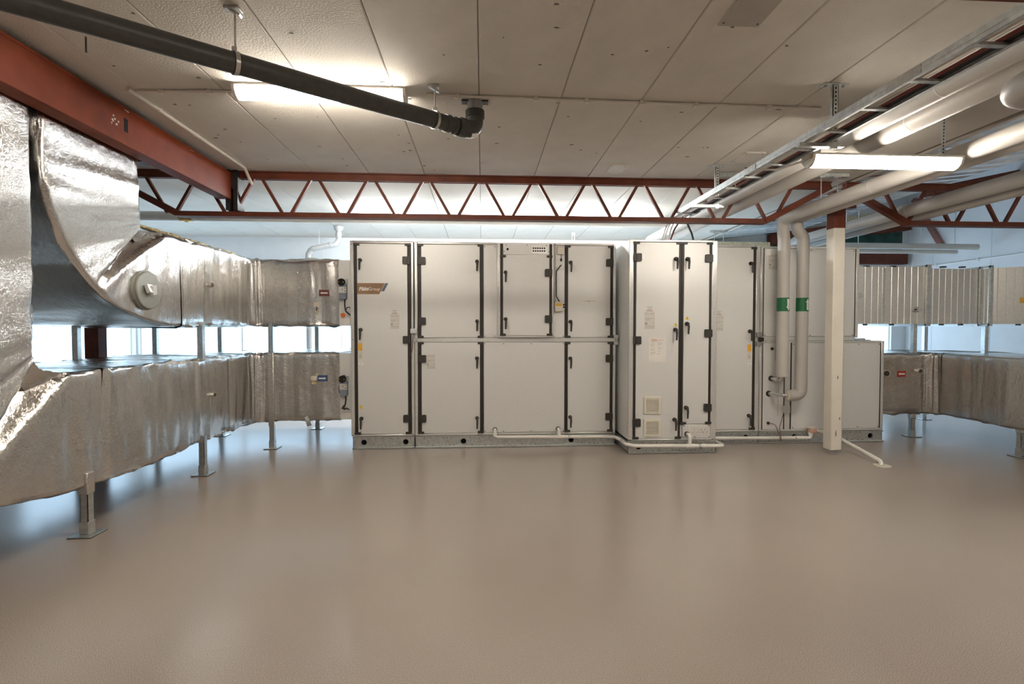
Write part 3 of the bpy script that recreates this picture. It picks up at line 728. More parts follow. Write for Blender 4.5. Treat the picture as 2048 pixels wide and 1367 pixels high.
# ---------------------------------------------------------------- foil-wrapped ducts
def ring2d(a, b, rc=.04, nw=22, nc=5):
    """rounded rectangle outline (u, v, nu, nv), a and b half sizes; starts on +u side going up"""
    out = []
    rc = min(rc, a*.45, b*.45)
    sides = [((a, -b+rc), (a, b-rc), (1,0)), ((a-rc, b), (-a+rc, b), (0,1)), ((-a, b-rc), (-a, -b+rc), (-1,0)), ((-a+rc, -b), (a-rc, -b), (0,-1))]
    cens = [(a-rc, b-rc, 0), (-a+rc, b-rc, 90), (-a+rc, -b+rc, 180), (a-rc, -b+rc, 270)]
    for (p, q, nn), (cx_, cy_, a0) in zip(sides, cens):
        for k in range(nw):
            t_ = k/nw; out.append((p[0]+(q[0]-p[0])*t_, p[1]+(q[1]-p[1])*t_, nn[0], nn[1]))
        for k in range(nc):
            th = R(a0+90*k/nc); out.append((cx_+rc*math.cos(th), cy_+rc*math.sin(th), math.cos(th), math.sin(th)))
    return out
def wedge_depth(y, z, tri, depth):
    P0, P1, P2 = [Vector(p) for p in tri]; e1, e2 = P1-P0, P2-P0; d = Vector((y, z))-P0
    det = e1.x*e2.y-e1.y*e2.x
    s = (d.x*e2.y-d.y*e2.x)/det; t = (e1.x*d.y-e1.y*d.x)/det
    if s <= 0 or t <= 0: return 0.0
    r_ = s+t; th = t/r_
    fade = 1.0 if r_ < 1.0 else max(0.0, 1-(r_-1)*4)
    return depth*min(r_, 1)*fade*math.sin(math.pi*th)**.75*(1.25-.5*th)
def sweep(name, stations, mat, parent, grow=0.0, amp=1.0, seed=0.0, tri=None, tdepth=.1, cap=(False, False)):
    mb = MB(); M_ = None; s = 0.0; prev = None
    for (Cn, U, V, sl) in stations:
        a, b = U.length, V.length; u, v = U.normalized(), V.normalized()
        ring = ring2d(a, b); M_ = len(ring)
        for (pu, pv, nu, nv) in ring:
            p = Cn+u*pu+v*pv; nrm = u*nu+v*nv
            q = Vector((sl*1.0+seed, pu*.5, pv*.9))
            d = .016*noise.noise(q*1.7)                                          # slack lumps
            fold = noise.noise(Vector((sl*7.0+seed*3, pv*.8, nu*3)))             # folds running round the duct
            d += .021*fold*abs(fold)*2
            d += .006*noise.noise(Vector((sl*19+seed, pv*2.2, pu*2.2)))
            d += .0022*noise.noise(p*24)
            if nv < -.5: d += .016*noise.noise(Vector((sl*3.1+seed, pu*.7, 4)))+.004
            d *= amp
            if tri and nu > .5: d -= wedge_depth(p.y, p.z, tri, tdepth)
            mb.v.append(tuple(p+nrm*(d+grow)))
    n = len(stations)
    for i in range(n-1):
        for k in range(M_):
            k2 = (k+1) % M_; A_ = i*M_; B_ = A_+M_
            mb.f.append((A_+k, A_+k2, B_+k2, B_+k))
    if cap[0]: mb.f.append(tuple(range(M_)))
    if cap[1]: mb.f.append(tuple(range((n-1)*M_, n*M_)))
    return mb.build(name, mat, parent, angle=80)
def duct_path(pts_fn, step=.028): pass
def straight(p0, p1, U, V, step=.028, s0=0.0):
    p0, p1 = Vector(p0), Vector(p1); L_ = (p1-p0).length; n = max(2, int(L_/step)); out = []
    for i in range(n+1): out.append((p0.lerp(p1, i/n), Vector(U), Vector(V), s0+L_*i/n))
    return out
def arc_plan(cx_, cy_, zc, r_, a0, a1, half, V, s0, n=34):
    out = []
    for i in range(n+1):
        th = R(a0+(a1-a0)*i/n); d = Vector((math.cos(th), math.sin(th), 0))
        out.append((Vector((cx_, cy_, zc))+d*r_, -d*half, Vector(V), s0+abs(R(a1-a0))*r_*.7*i/n))
    return out
def elbow_yz(pairs, xc, half, s0, sub=9):
    """pairs of (inner, outer) points in the Y-Z plane, smoothed"""
    def cr(p0,p1,p2,p3,t): return .5*((2*p1)+(-p0+p2)*t+(2*p0-5*p1+4*p2-p3)*t*t+(-p0+3*p1-3*p2+p3)*t**3)
    I_ = [Vector(p[0]) for p in pairs]; O_ = [Vector(p[1]) for p in pairs]; out = []; s = s0; prev = None
    for i in range(len(pairs)-1):
        i0, i3 = max(0, i-1), min(len(pairs)-1, i+2)
        for k in range(sub+(1 if i == len(pairs)-2 else 0)):
            t = k/sub
            a = cr(I_[i0],I_[i],I_[i+1],I_[i3],t); b = cr(O_[i0],O_[i],O_[i+1],O_[i3],t)
            c = (a+b)/2; v = (a-b)/2
            if prev is not None: s += (c-prev).length
            prev = c
            out.append((Vector((xc,c.x,c.y)), Vector((half,0,0)), Vector((0,v.x,v.y)), s))
    return out
XD, HW = -3.45, .60
def band(st, i, parent, mat='tape', w=2, grow=.0012, **kw):
    sweep('tape_band', st[max(0,i-w):i+w+1], mat, parent, grow=grow, **kw)

# upper duct: from the unit, round the corner, then up through the ceiling
UD = thing('insulated_duct', (XD,5.4,1.52), 'upper foil-wrapped duct with round inspection cover, rising to the ceiling', 'duct')
V = (0,0,.417); zc = 1.945
s1 = straight((-1.79,7.0,zc),(-2.70,7.0,zc),(0,-HW,0),V)
s2 = arc_plan(-2.70,6.25,zc,.75,90,180,HW,V,s1[-1][3])
s3 = straight((XD,6.25,zc),(XD,4.92,zc),(HW,0,0),V,s0=s2[-1][3])
pairs = [((4.92,2.362),(4.92,1.528)),((4.74,2.355),(4.70,1.530)),((4.56,2.345),(4.42,1.582)),((4.47,2.335),(4.10,1.676)),((4.42,2.33),(3.80,1.862)),((4.405,2.36),(3.625,2.07)),((4.40,2.42),(3.51,2.285)),((4.40,2.55),(3.455,2.52)),((4.40,2.80),(3.445,2.80)),((4.40,3.205),(3.445,3.205))]
s4 = elbow_yz(pairs, XD, HW, s3[-1][3])
k4 = 7*9
triU = ((3.84,1.77),(4.39,2.33),(4.74,2.36))
sweep('unit_side_segment', s1, 'foil', UD, seed=1, cap=(True,False))
sweep('corner_segment', s2, 'foil', UD, seed=1)
sweep('straight_segment', s3, 'foil', UD, seed=1)
sweep('elbow_segment', s4[:k4+1], 'foil', UD, seed=1, tri=triU, tdepth=.13, amp=.6)
sweep('riser_segment', s4[k4:], 'foil', UD, seed=1, amp=.6, cap=(False,True))
for st, i in ((s1,8),(s1,20),(s3,6),(s3,30),(s3,44)): band(st, i, UD, seed=1)
mb = MB()
for k in range(22):
    y0 = 4.44+.075*k; w_ = .05+.03*random.random()
    mb.bar((-2.93-.01*random.random(),y0,2.372+.01*random.random()),(-2.93,y0+.085,2.372),w_,.012+.012*random.random())
mb.build('wool_edge','wool',UD)
cv = MB(); cv.prism(disc_poly(4.43,1.822,.158,36),0,-2.855,-2.815); cv = cv.build('inspection_cover','cover',UD,bevel=.006)
_c = MB(); _c.prism(disc_poly(4.43,1.822,.168,36),0,-2.90,-2.835); _c.build('rim','cover',cv)
MB().bar((-2.812,4.40,1.825),(-2.782,4.405,1.835),.09,.075).build('latch','frame',cv,bevel=.004)
mb = MB(); mb.prism([(4.41,1.78),(4.46,1.79),(4.455,1.865),(4.405,1.86)],0,-2.79,-2.772); mb.build('latch_flap','frame',cv)
_p = MB().tube([(-2.90,5.43,1.952),(-2.815,5.43,1.952)],.030,16); _p.build('test_plug','tape',UD)
MB().tube([(-2.816,5.43,1.952),(-2.811,5.43,1.952)],.021,14).build('plug_cap','plastic',UD)
MB().box(-1.80,-1.625,6.425,7.575,1.535,2.355).build('end_collar','panel',UD,bevel=.004)
MB().box(-1.735,-1.66,6.418,6.428,1.545,1.62).build('white_label','paper',UD)
MB().box(-2.09,-2.03,6.36,6.405,1.76,1.82).build('sensor_box','ivory',UD,bevel=.005)
MB().tube(fillet([(-2.05,6.36,1.77),(-2.05,6.35,1.73),(-2.06,6.40,1.70)],.02,4),.006,8).build('sensor_wire','cable',UD)
MB().box(-2.075,-2.045,6.37,6.405,1.69,1.73).build('torn_wool','wool',UD)

# lower duct
LD = thing('insulated_duct', (XD,5.0,.33), 'lower foil-wrapped duct standing on feet, rising beside the upper riser', 'duct')
V = (0,0,.430); zc = .765
s1 = straight((-1.79,7.0,zc),(-2.70,7.0,zc),(0,-HW,0),V)
s2 = arc_plan(-2.70,6.25,zc,.75,90,180,HW,V,s1[-1][3])
s3 = straight((XD,6.25,zc),(XD,3.92,zc),(HW,0,0),V,s0=s2[-1][3])
pairs = [((3.92,1.195),(3.92,.335)),((3.66,1.195),(3.66,.355)),((3.50,1.21),(3.36,.395)),((3.435,1.245),(3.06,.465)),((3.40,1.29),(2.76,.62)),((3.385,1.35),(2.55,.9)),((3.38,1.46),(2.45,1.3)),((3.38,1.8),(2.43,1.75)),((3.38,2.4),(2.43,2.4)),((3.38,3.205),(2.43,3.205))]
s4 = elbow_yz(pairs, XD, HW, s3[-1][3])
triL = ((2.70,.42),(3.36,1.27),(3.64,1.19))
sweep('unit_side_segment', s1, 'foil', LD, seed=5, cap=(True,False))
sweep('corner_segment', s2, 'foil', LD, seed=5)
sweep('straight_segment', s3, 'foil', LD, seed=5, amp=1.25)
sweep('elbow_segment', s4[:6*9+1], 'foil', LD, seed=5, tri=triL, tdepth=.16, amp=.75)
sweep('riser_segment', s4[6*9:], 'foil', LD, seed=5, amp=.75, cap=(False,True))
for st, i, a_ in ((s1,8,1),(s1,22,1),(s3,14,1.25),(s3,38,1.25),(s3,82,1.25)): band(st, i, LD, seed=5, amp=a_)
MB().tube([(-2.90,5.43,.80),(-2.81,5.43,.80)],.026,16).build('test_plug','tape',LD)
MB().tube([(-2.812,5.43,.80),(-2.806,5.43,.80)],.018,14).build('plug_cap','plastic',LD)
MB().box(-1.80,-1.625,6.425,7.575,.345,1.185).build('end_collar','panel',LD,bevel=.004)
MB().box(-1.725,-1.65,6.418,6.428,.36,.43).build('white_label','paper',LD)
MB().box(-2.13,-2.06,6.345,6.405,.85,.90).build('sensor_box','ivory',LD,bevel=.004)
MB().box(-2.075,-2.055,6.37,6.405,.90,.93).box(-2.125,-2.075,6.37,6.41,.80,.845).build('torn_wool','wool',LD)
MB().bar((-2.20,6.39,.39),(-2.16,6.37,.28),.06,.012).build('hanging_tag','galv',LD)

def signplate(parent, x, z, Y, w, h, mat, direction):
    near = [v.co.y for c in parent.children if c.name.startswith('unit_side') for v in c.data.vertices if abs(v.co.x-x) < w/2+.02 and abs(v.co.z-z) < h/2+.02 and v.co.y < 6.8]
    Y = min(near)+.003                                      # laid on the bulge of the foil
    t = MB().box(x-w/2,x+w/2,Y-.006,Y,z-h/2,z+h/2).build('flow_sign',mat,parent,bevel=.002)
    L_ = w*.36; a_ = h*.10; hd = h*.2; sgn = direction
    MB().prism([(x-sgn*L_,z-a_),(x+sgn*(L_-hd*1.3),z-a_),(x+sgn*(L_-hd*1.3),z-hd),(x+sgn*L_,z),(x+sgn*(L_-hd*1.3),z+hd),(x+sgn*(L_-hd*1.3),z+a_),(x-sgn*L_,z+a_)],1,Y-.008,Y-.005).build('arrow','letter',t)
signplate(UD,-1.970,1.940,6.383,.125,.078,'maroon',-1)
signplate(LD,-2.000,.872,6.383,.125,.078,'bluesign',1)

# duct feet and posts between the ducts
def duct_leg(x, y, z1, label, top=None, plate=True, wrap=None):
    t = thing('duct_support', (x,y,0), label, 'duct support', 'duct support legs')
    MB().box(x-.08,x+.08,y-.08,y+.08,0,.010).build('foot_plate','galv',t,bevel=.002)
    MB().box(x-.082,x+.082,y-.082,y+.082,0,.004).build('rubber_pad','gasket',t)
    MB().box(x-.033,x+.033,y-.033,y+.033,.01,.10).build('foot_sleeve','galv',t,bevel=.003)
    mb = MB().box(x-.027,x+.027,y-.027,y-.023,.01,z1).box(x-.027,x-.023,y-.027,y+.027,.01,z1).box(x+.023,x+.027,y-.027,y+.027,.01,z1)
    mb.build('channel_post','galv',t,smooth=False)
    if wrap: MB().box(x-.036,x+.036,y-.036,y+.036,wrap[0],wrap[1]).build('foil_wrap','tape',t,bevel=.008)
    if top: MB().box(x-.027,x+.027,y-.027,y+.027,top[0],top[1]).build('upper_post','galv',t,bevel=.003)
    return t
duct_leg(-2.87,3.78,.40,'galvanised leg with foot plate under the bend of the lower foil duct',wrap=(.30,.46))
duct_leg(-2.86,5.28,.40,'galvanised leg under the middle of the lower foil duct, post above',top=(1.17,1.56))
duct_leg(-2.62,6.395,1.57,'galvanised leg at the inner corner of the foil ducts',wrap=(.28,1.21))
duct_leg(-4.07,5.28,.40,'rear galvanised leg of the foil ducts beside the red column',top=(1.17,1.56))
duct_leg(-4.045,6.46,.40,'rear galvanised leg of the foil ducts behind the red column',top=(1.17,1.56))
duct_leg(-2.45,7.605,1.60,'rear galvanised leg of the foil ducts near the unit')
duct_leg(-3.63,7.18,.40,'rear galvanised leg at the outer corner of the foil ducts',top=(1.17,1.56))

# damper actuators
def actuator(x, z, Y, label):
    t = thing('damper_actuator', (x,Y,z-.13), label, 'actuator')
    b = MB(); b.prism(rrect(x-.046,x+.046,z-.125,z+.095,.02),1,Y-.075,Y-.005); b.build('housing','actgrey',t,bevel=.006)
    b = MB(); b.prism(rrect(x-.046,x+.046,z-.045,z+.03,.006),1,Y-.078,Y-.07); b.build('label_plate','frame',t)
    b = MB(); b.prism(disc_poly(x-.01,z+.088,.046,22),1,Y-.09,Y-.01); b.build('clamp_dial','hole',t)
    for dx in (-.034,.028): MB().prism([(x-.01+dx-.006,z+.088-.008),(x-.01+dx+.006,z+.088),(x-.01+dx-.006,z+.088+.008)],1,Y-.092,Y-.089).build('pointer','warn',t)
    for dx, dz in ((.0,-.0),(.03,.014),(.03,-.022)): MB().prism(disc_poly(x+dx,z+dz,.006,10),1,Y-.080,Y-.077).build('button','hole',t)
    MB().box(x+.02,x+.055,Y-.06,Y-.008,z+.06,z+.13).build('bracket','galv',t,bevel=.003)
    return t
actuator(-1.735,1.985,6.432,'blue-grey damper actuator on the upper duct collar beside the logo section')
actuator(-1.735,.775,6.432,'blue-grey damper actuator on the lower duct collar beside the logo section')
tag(MB().tube(fillet([(-1.715,6.39,1.865),(-1.715,6.38,1.79),(-1.70,6.37,1.715),(-1.64,6.37,1.66),(-1.625,6.40,1.655)],.04,6),.0085,10).build('cable','cable'), 'black cable dangling from the upper damper actuator', 'cable')
tag(MB().tube(fillet([(-1.691,6.366,1.733),(-1.675,6.35,1.765),(-1.64,6.37,1.755),(-1.625,6.41,1.74)],.03,6),.006,10).build('cable','cable'), 'short black cable loop beside the upper damper actuator', 'cable')
mb = MB().tube([(-1.745,6.415,1.665),(-1.745,6.395,1.665)],.028,16); tag(mb.build('cable_tie_tag','orange'), 'orange round tag beside the dangling black cable', 'tag')
tag(MB().tube(fillet([(-1.715,6.39,.655),(-1.71,6.38,.60),(-1.72,6.38,.54),(-1.745,6.375,.47),(-1.70,6.37,.50),(-1.67,6.38,.475)],.03,6),.0085,10).build('cable','cable'), 'black cable bundle dangling from the lower damper actuator', 'cable')
mb = MB().bar((-1.755,6.37,.49),(-1.73,6.37,.53),.03,.02); tag(mb.build('cable_tie_tag','copper'), 'red-brown cable end tied below the lower damper actuator', 'tag')

# ducts on the far side: foil duct below, galvanised duct above
FR = thing('insulated_duct', (6.0,6.4,.33), 'dull foil-wrapped duct leaving the heater section, turning past a leg', 'duct')
V = (0,0,.415); zc = .745
s1 = straight((5.31,7.1,zc),(6.02,7.1,zc),(0,-HW,0),V)
s2 = []
for i in range(31):
    th = R(90-90*i/30); d_ = Vector((math.cos(th), math.sin(th), 0))
    s2.append((Vector((6.02,6.35,zc))+d_*.75, -d_*HW, Vector(V), 2+.8*i/30))
s3 = straight((6.77,6.35,zc),(6.77,4.55,zc),(-HW,0,0),V,s0=2.8)
sweep('unit_side_segment', s1, 'foilr', FR, seed=9, cap=(True,False)); sweep('corner_segment', s2, 'foilr', FR, seed=9); sweep('straight_segment', s3, 'foilr', FR, seed=9, amp=.5, cap=(False,True))
band(s2, 4, FR, 'foilr', seed=9); band(s3, 36, FR, 'foilr', seed=9)
signplate(FR,5.735,.875,6.484,.125,.082,'redsign',-1)
for x, r_ in ((5.985,.038),(5.50,.05)):
    MB().tube([(x,6.54,.915 if x > 5.9 else .885),(x,6.462,.915 if x > 5.9 else .885)],r_,18).build('test_plug','tape',FR)
    MB().tube([(x-.012,6.465,.915 if x > 5.9 else .885),(x-.012,6.455,.915 if x > 5.9 else .885)],r_*.7,16).build('plug_cap','plastic',FR)
GD = thing('sheet_metal_duct', (6.0,6.5,1.54), 'galvanised sheet metal duct with ribbed sides leaving the heater section', 'duct')
def gseg(p0, p1, z0, z1, depth, name='duct_section'):
    p0, p1 = Vector((*p0,0)), Vector((*p1,0)); d = (p1-p0); L_ = d.length; d.normalize(); nrm = Vector((d.y,-d.x,0))   # outward to the viewer side
    mb = MB()
    def P(s, off, z): q = p0+d*s+nrm*off; return (q.x,q.y,z)
    prof = [(0,0)]; s = .06
    while s < L_-.03: prof += [(s-.005,0),(s,.0045),(s+.005,0)]; s += .094
    prof.append((L_,0)); n = len(prof)
    mb.v += [P(a,b,z0) for a,b in prof]+[P(a,b,z1) for a,b in prof]+[P(0,-depth,z0),P(L_,-depth,z0),P(0,-depth,z1),P(L_,-depth,z1)]
    mb.f += [(i,i+1,n+i+1,n+i) for i in range(n-1)]
    b0 = 2*n
    mb.f.append(tuple([n+i for i in range(n)]+[b0+3,b0+2])); mb.f.append(tuple([i for i in reversed(range(n))]+[b0,b0+1]))
    mb.f += [(b0,b0+1,b0+3,b0+2),(0,n,b0+2,b0),(n-1,b0+1,b0+3,2*n-1)]
    return mb.build(name,'galvduct',GD,smooth=False)
def gflange(p, ang, z0, z1, depth, w=.03):
    d = Vector((math.cos(ang),math.sin(ang),0)); nrm = Vector((d.y,-d.x,0)); p = Vector((*p,0)); mb = MB()
    for za, zb in ((z0-.03,z1+.03),):
        c = p+nrm*.018; mb.bar(tuple(c+Vector((0,0,za))),tuple(c+Vector((0,0,zb))),w,.03,up=tuple(nrm))
    for z in (z1+.015,z0-.015): mb.bar(tuple(p+nrm*.03+Vector((0,0,z))),tuple(p-nrm*depth+Vector((0,0,z))),w,.03)
    return mb.build('flange','galv',GD,smooth=False)
Z0, Z1 = 1.56, 2.335
gseg((4.94,6.5),(6.05,6.5),Z0,Z1,1.1); gseg((6.10,6.5),(6.84,6.53),Z0,Z1-.02,1.1); gseg((6.88,6.53),(6.99,6.53),Z0,Z1-.02,1.1); gseg((7.04,6.52),(8.0,6.16),Z0,Z1,1.0)
gflange((6.06,6.5),0,Z0,Z1,1.1); gflange((6.09,6.5),0,Z0,Z1,1.1); gflange((6.86,6.53),0,Z0,Z1-.02,1.1); gflange((7.015,6.53),0,Z0,Z1,1.0,.04)
MB().box(5.43,5.46,6.485,6.502,1.58,2.32).build('stiffener','galv',GD)
for x in (5.22,5.6,6.32,6.6,7.45): MB().box(x-.03,x+.03,6.50,6.55,Z1-.005,Z1+.014).build('seam_clip','plastic',GD); MB().box(x-.02,x+.02,6.51,6.55,Z0-.022,Z0+.002).build('seam_clip','plastic',GD)
for x, z in ((5.08,1.935),(5.92,1.755)):
    MB().tube([(x,6.505,z),(x,6.44,z)],.035,16).build('test_plug','galv',GD); MB().tube([(x-.05,6.46,z),(x+.04,6.46,z)],.012,10).build('plug_lever','plastic',GD)
yl = MB().bar((7.33,6.408,1.88),(7.45,6.363,1.88),.008,.075).build('yellow_sign','yellow',GD)
MB().bar((7.35,6.395,1.865),(7.42,6.369,1.865),.004,.012).build('print_line','ink',yl)
duct_leg(5.95,6.56,.42,'galvanised leg under the dull foil duct, post above it to the galvanised duct',top=(1.13,1.57),wrap=(.25,.33))
duct_leg(7.26,7.79,1.56,'rear galvanised leg standing behind the dull foil duct')
duct_leg(6.28,5.44,.40,'galvanised leg under the near end of the dull foil duct',wrap=(.28,.36))
t = thing('duct_post', (7.05,6.6,1.15), 'short galvanised post between the dull foil duct and the galvanised duct', 'duct support')
MB().box(7.02,7.075,6.58,6.64,1.12,1.57).build('channel','galv',t,bevel=.003)
t = thing('duct_post', (5.42,7.3,1.33), 'thin galvanised post standing behind the lower heater box', 'duct support')
MB().box(5.405,5.445,7.2,7.24,1.14,1.57).build('channel','galv',t,bevel=.003)

# ---------------------------------------------------------------- insulated pipes
def pipe(name, pts, r, mat, label, group=None, bend=.14, seams=(), n=22, cap=True):
    t = thing(name, pts[0], label, 'pipe', group)
    MB().tube(fillet(pts, bend, 9), r, n, cap).build('jacket', mat, t, angle=50)
    for (p, ax) in seams:
        p = Vector(p); ax = Vector(ax)
        MB().tube([p-ax*.004,p+ax*.004], r+.0012, n).build('seam', 'pipelt', t, angle=50)
    return t
pr_ = .070
P5 = pipe('insulated_pipe', [(3.74,YF+.05,2.858),(3.74,6.06,2.858),(3.765,6.06,2.6),(3.765,6.06,.895)], pr_, 'pipe', 'grey insulated pipe dropping to the upper heater connection, arrow down', bend=.10, seams=[((3.74,4.6,2.858),(0,1,0))])
P6 = pipe('insulated_pipe', [(3.93,YF+.05,2.87),(3.93,6.06,2.87),(3.93,6.06,2.74),(4.015,6.06,2.63),(4.015,6.06,.655),(3.845,6.06,.655)], pr_, 'pipe', 'grey insulated pipe dropping to the lower heater connection, arrow up', bend=.10)
def band_sign(parent, x, y, zc, up):
    mb = MB(); n = 22; r_ = pr_+.002
    mb.tube([(x,y,zc-.085),(x,y,zc+.085)], r_, 26, cap=False); s_ = mb.build('flow_label','greensign',parent,angle=50)
    # arrow wraps on the viewer side
    mb = MB(); a0 = R(-66)
    def P(u,z): a_ = a0+u/r_; return (x+(r_+.001)*math.cos(a_), y+(r_+.001)*math.sin(a_), z)
    sg = 1 if up else -1
    def strip(z0, z1, hw0, hw1, k=5):
        for i in range(k):
            ua0, ub0 = -hw0+2*hw0*i/k, -hw0+2*hw0*(i+1)/k; ua1, ub1 = -hw1+2*hw1*i/k, -hw1+2*hw1*(i+1)/k
            n_ = len(mb.v); mb.v += [P(ua0,z0),P(ub0,z0),P(ub1,z1),P(ua1,z1)]; mb.f.append((n_,n_+1,n_+2,n_+3))
    strip(zc-sg*.068, zc+sg*.028, .020, .020); strip(zc+sg*.028, zc+sg*.074, .034, .001)
    mb.build('arrow','letter',s_)
    mb = MB(); r_ += .001
    for i in range(6): strip(zc-.045+.012*i, zc-.040+.012*i, .004, .004, 1)
    mb.build('small_print','redink',s_)
band_sign(P5,3.765,6.06,1.795,False); band_sign(P6,4.015,6.06,1.795,True)
MB().tube([(3.765,6.06,.90),(3.765,6.06,.888)],.058,20).build('end_face','ivory',P5)
MB().tube([(3.853,6.06,.655),(3.838,6.06,.655)],.058,20).build('end_face','ivory',P6)
MB().tube(fillet([(3.765,6.06,.90),(3.765,6.06,.845),(3.765,6.28,.847)],.04,6),.024,16).build('steel_elbow','steel',P5)
MB().tube([(3.764,6.12,.846),(3.764,6.17,.846)],.031,16).build('union','steel',P5)
MB().tube(fillet([(3.85,6.06,.655),(3.78,6.06,.655),(3.732,6.28,.651)],.035,6),.022,16).build('steel_elbow','steel',P6)
MB().tube([(3.765,6.14,.654),(3.755,6.19,.653)],.030,16).build('union','steel',P6)
P1 = pipe('insulated_pipe', [(2.79,YF+.05,2.965),(2.79,8.3,2.965),(2.79,8.3,.0)], .070, 'pipe', 'grey insulated pipe next to the cable ladder, running over the unit', seams=[((2.79,2.9,2.965),(0,1,0)),((2.79,4.2,2.965),(0,1,0))], bend=.12)
P2 = pipe('insulated_pipe', [(3.01,YF+.05,2.95),(3.01,8.1,2.95),(3.01,8.1,.0)], .080, 'pipe', 'thicker grey insulated pipe beyond the ladder-side pipe', seams=[((3.01,3.35,2.95),(0,1,0))], bend=.14)
P7 = pipe('insulated_pipe', [(2.52,YF+.05,2.63),(2.52,2.31,2.63),(XR-.012,2.31,2.63)], .062, 'pipe', 'grey insulated pipe turning sideways below the ceiling pipes', bend=.13)
P8 = pipe('insulated_pipe', [(5.0,YF+.05,2.885),(5.0,7.85,2.885),(5.0,7.85,.0)], .075, 'pipe', 'thick grey insulated pipe passing through the side bay truss', seams=[((5.0,5.6,2.885),(0,1,0))], bend=.13)
P9 = pipe('insulated_pipe', [(5.21,YF+.05,2.84),(5.21,7.86,2.84),(5.21,7.86,.0)], .062, 'pipe', 'thinner grey insulated pipe beside the thick side bay pipe', bend=.11)
P10 = pipe('insulated_pipe', [(5.0,8.0,2.87),(8.35,8.0,2.87)], .050, 'pipelt', 'pale insulated pipe crossing the side bay above the flat red beam')
P11 = pipe('insulated_pipe', [(4.9,8.12,2.80),(8.1,8.12,2.80)], .034, 'pipelt', 'thin pale pipe under the pale crossing pipe in the side bay')
for x, Y, nth in ((5.7,8.0,'fourth'),(6.25,8.0,'third'),(7.35,8.0,'second'),(7.95,8.0,'first')):
    zt = deck_z(x)
    tag(MB().tube([(x,Y,2.90),(x,Y,zt)],.006,8).build('hanger_rod','steel'), 'thin steel rod on the pale crossing pipe, %s from the side wall' % nth, 'rod', 'rods of the crossing pipe')
for x, Y, nth in ((5.0,6.9,'thick'),(5.21,6.9,'thinner')):
    tag(MB().tube([(x,Y,2.89),(x,Y,deck_z(x)+.01)],.006,8).build('hanger_rod','steel'), 'thin steel rod carrying the %s side bay pipe behind the truss' % nth, 'rod', 'rods of the side bay pipes')
PX = pipe('insulated_pipe', [(XL+.02,6.8,2.955),(2.55,6.8,2.955)], .062, 'pipelt', 'pale insulated pipe running behind the bottom chord of the main truss')
MB().tube([(-3.92,6.8,2.955),(-3.76,6.8,2.955)],.066,20).build('bare_joint','brass',PX)
MB().tube([(-3.86,6.8,2.955),(-3.82,6.8,2.955)],.074,8).build('brass_nut','brass',PX)
# pipe hangers
def channel_hanger(x0, x1, y, rods, zr, label):
    t = thing('pipe_hanger', ((x0+x1)/2,y,ZC-.05), label, 'pipe hanger')
    MB().box(x0,x1,y-.02,y+.02,ZC-.042,ZC-.002).build('channel','galv',t,bevel=.002)
    for x in rods:
        MB().tube([(x,y,zr),(x,y,ZC-.03)],.006,8).build('rod','steel',t); MB().box(x-.025,x+.025,y-.022,y+.022,ZC-.05,ZC-.042).build('washer','steel',t)
channel_hanger(3.62,4.05,5.35,(3.74,3.93),2.92,'ceiling channel with two rods holding the heater pipes')
channel_hanger(2.62,3.12,5.4,(2.79,3.01),3.02,'ceiling channel with two rods holding the ladder-side pipes')
channel_hanger(4.0,4.33,8.6,(4.08,4.24),2.3,'ceiling channel with two rods hanging behind the single-door section')

# ---------------------------------------------------------------- dark drain pipe under the ceiling
t = thing('drain_pipe', (-.05,3.83,2.95), 'dark grey drain pipe slung diagonally below the ceiling with elbow', 'pipe')
e0 = Vector((-.05,3.83,2.985)); dirp = Vector((-1.02,-.83,0)).normalized(); dirp.z = -.042
far = e0+dirp*3.0
MB().tube(fillet([tuple(e0+dirp*.20),tuple(far),(far.x,far.y,ZC)],.10,8),.055,24).build('pipe','drain',t,angle=50)
MB().tube(fillet([tuple(e0+dirp*.16),tuple(e0),(-.05,3.83,3.13)],.085,9),.062,24).build('elbow','drain',t,angle=50)
for a_, b_, r_ in ((.10,.17,.070),(.185,.21,.061),(.24,.275,.062)): MB().tube([tuple(e0+dirp*a_),tuple(e0+dirp*b_)],r_,24).build('collar','drain',t,angle=50)
MB().tube([(-.05,3.83,3.085),(-.05,3.83,3.135)],.072,24).build('collar','drain',t,angle=50)
MB().tube([(-.05,3.83,3.13),(-.05,3.83,3.205)],.058,24).build('riser_stub','drainlt',t,angle=50)
mb = MB(); mb.prism([(-.075,2.915),(-.03,2.92),(-.03,2.945),(-.07,2.94)],1,3.755,3.768); mb.build('sticker','paper',t)
mb = MB().box(-.15,-.10,3.80,3.86,3.197,3.209).box(0,.05,3.80,3.86,3.197,3.209); mb.build('ceiling_lug','plastic',t)
def clamp(pt_len, label):
    c = e0+dirp*pt_len; k = thing('pipe_clamp', tuple(c), label, 'pipe clamp', None)
    MB().tube([tuple(c-dirp*.016),tuple(c+dirp*.016)],.0585,24).build('rubber_lining','gasket',k,angle=50)
    MB().tube([tuple(c-dirp*.011),tuple(c+dirp*.011)],.0615,24).build('band','steel',k,angle=50)
    MB().box(c.x-.014,c.x+.014,c.y-.014,c.y+.014,c.z+.058,c.z+.085).build('nut','steel',k,bevel=.002)
    MB().tube([(c.x,c.y,c.z+.06),(c.x,c.y,ZC-.02)],.0055,8).build('rod','steel',k)
    MB().box(c.x-.05,c.x+.03,c.y-.025,c.y+.025,ZC-.016,ZC).build('ceiling_plate','steel',k,bevel=.002)
    MB().bar((c.x-.03,c.y,ZC-.01),(c.x+.03,c.y,ZC-.045),.03,.012).build('toggle','steel',k)
clamp(.36,'steel pipe clamp on a rod beside the drain pipe elbow')
clamp(1.63,'steel pipe clamp on a long rod along the dark drain pipe')
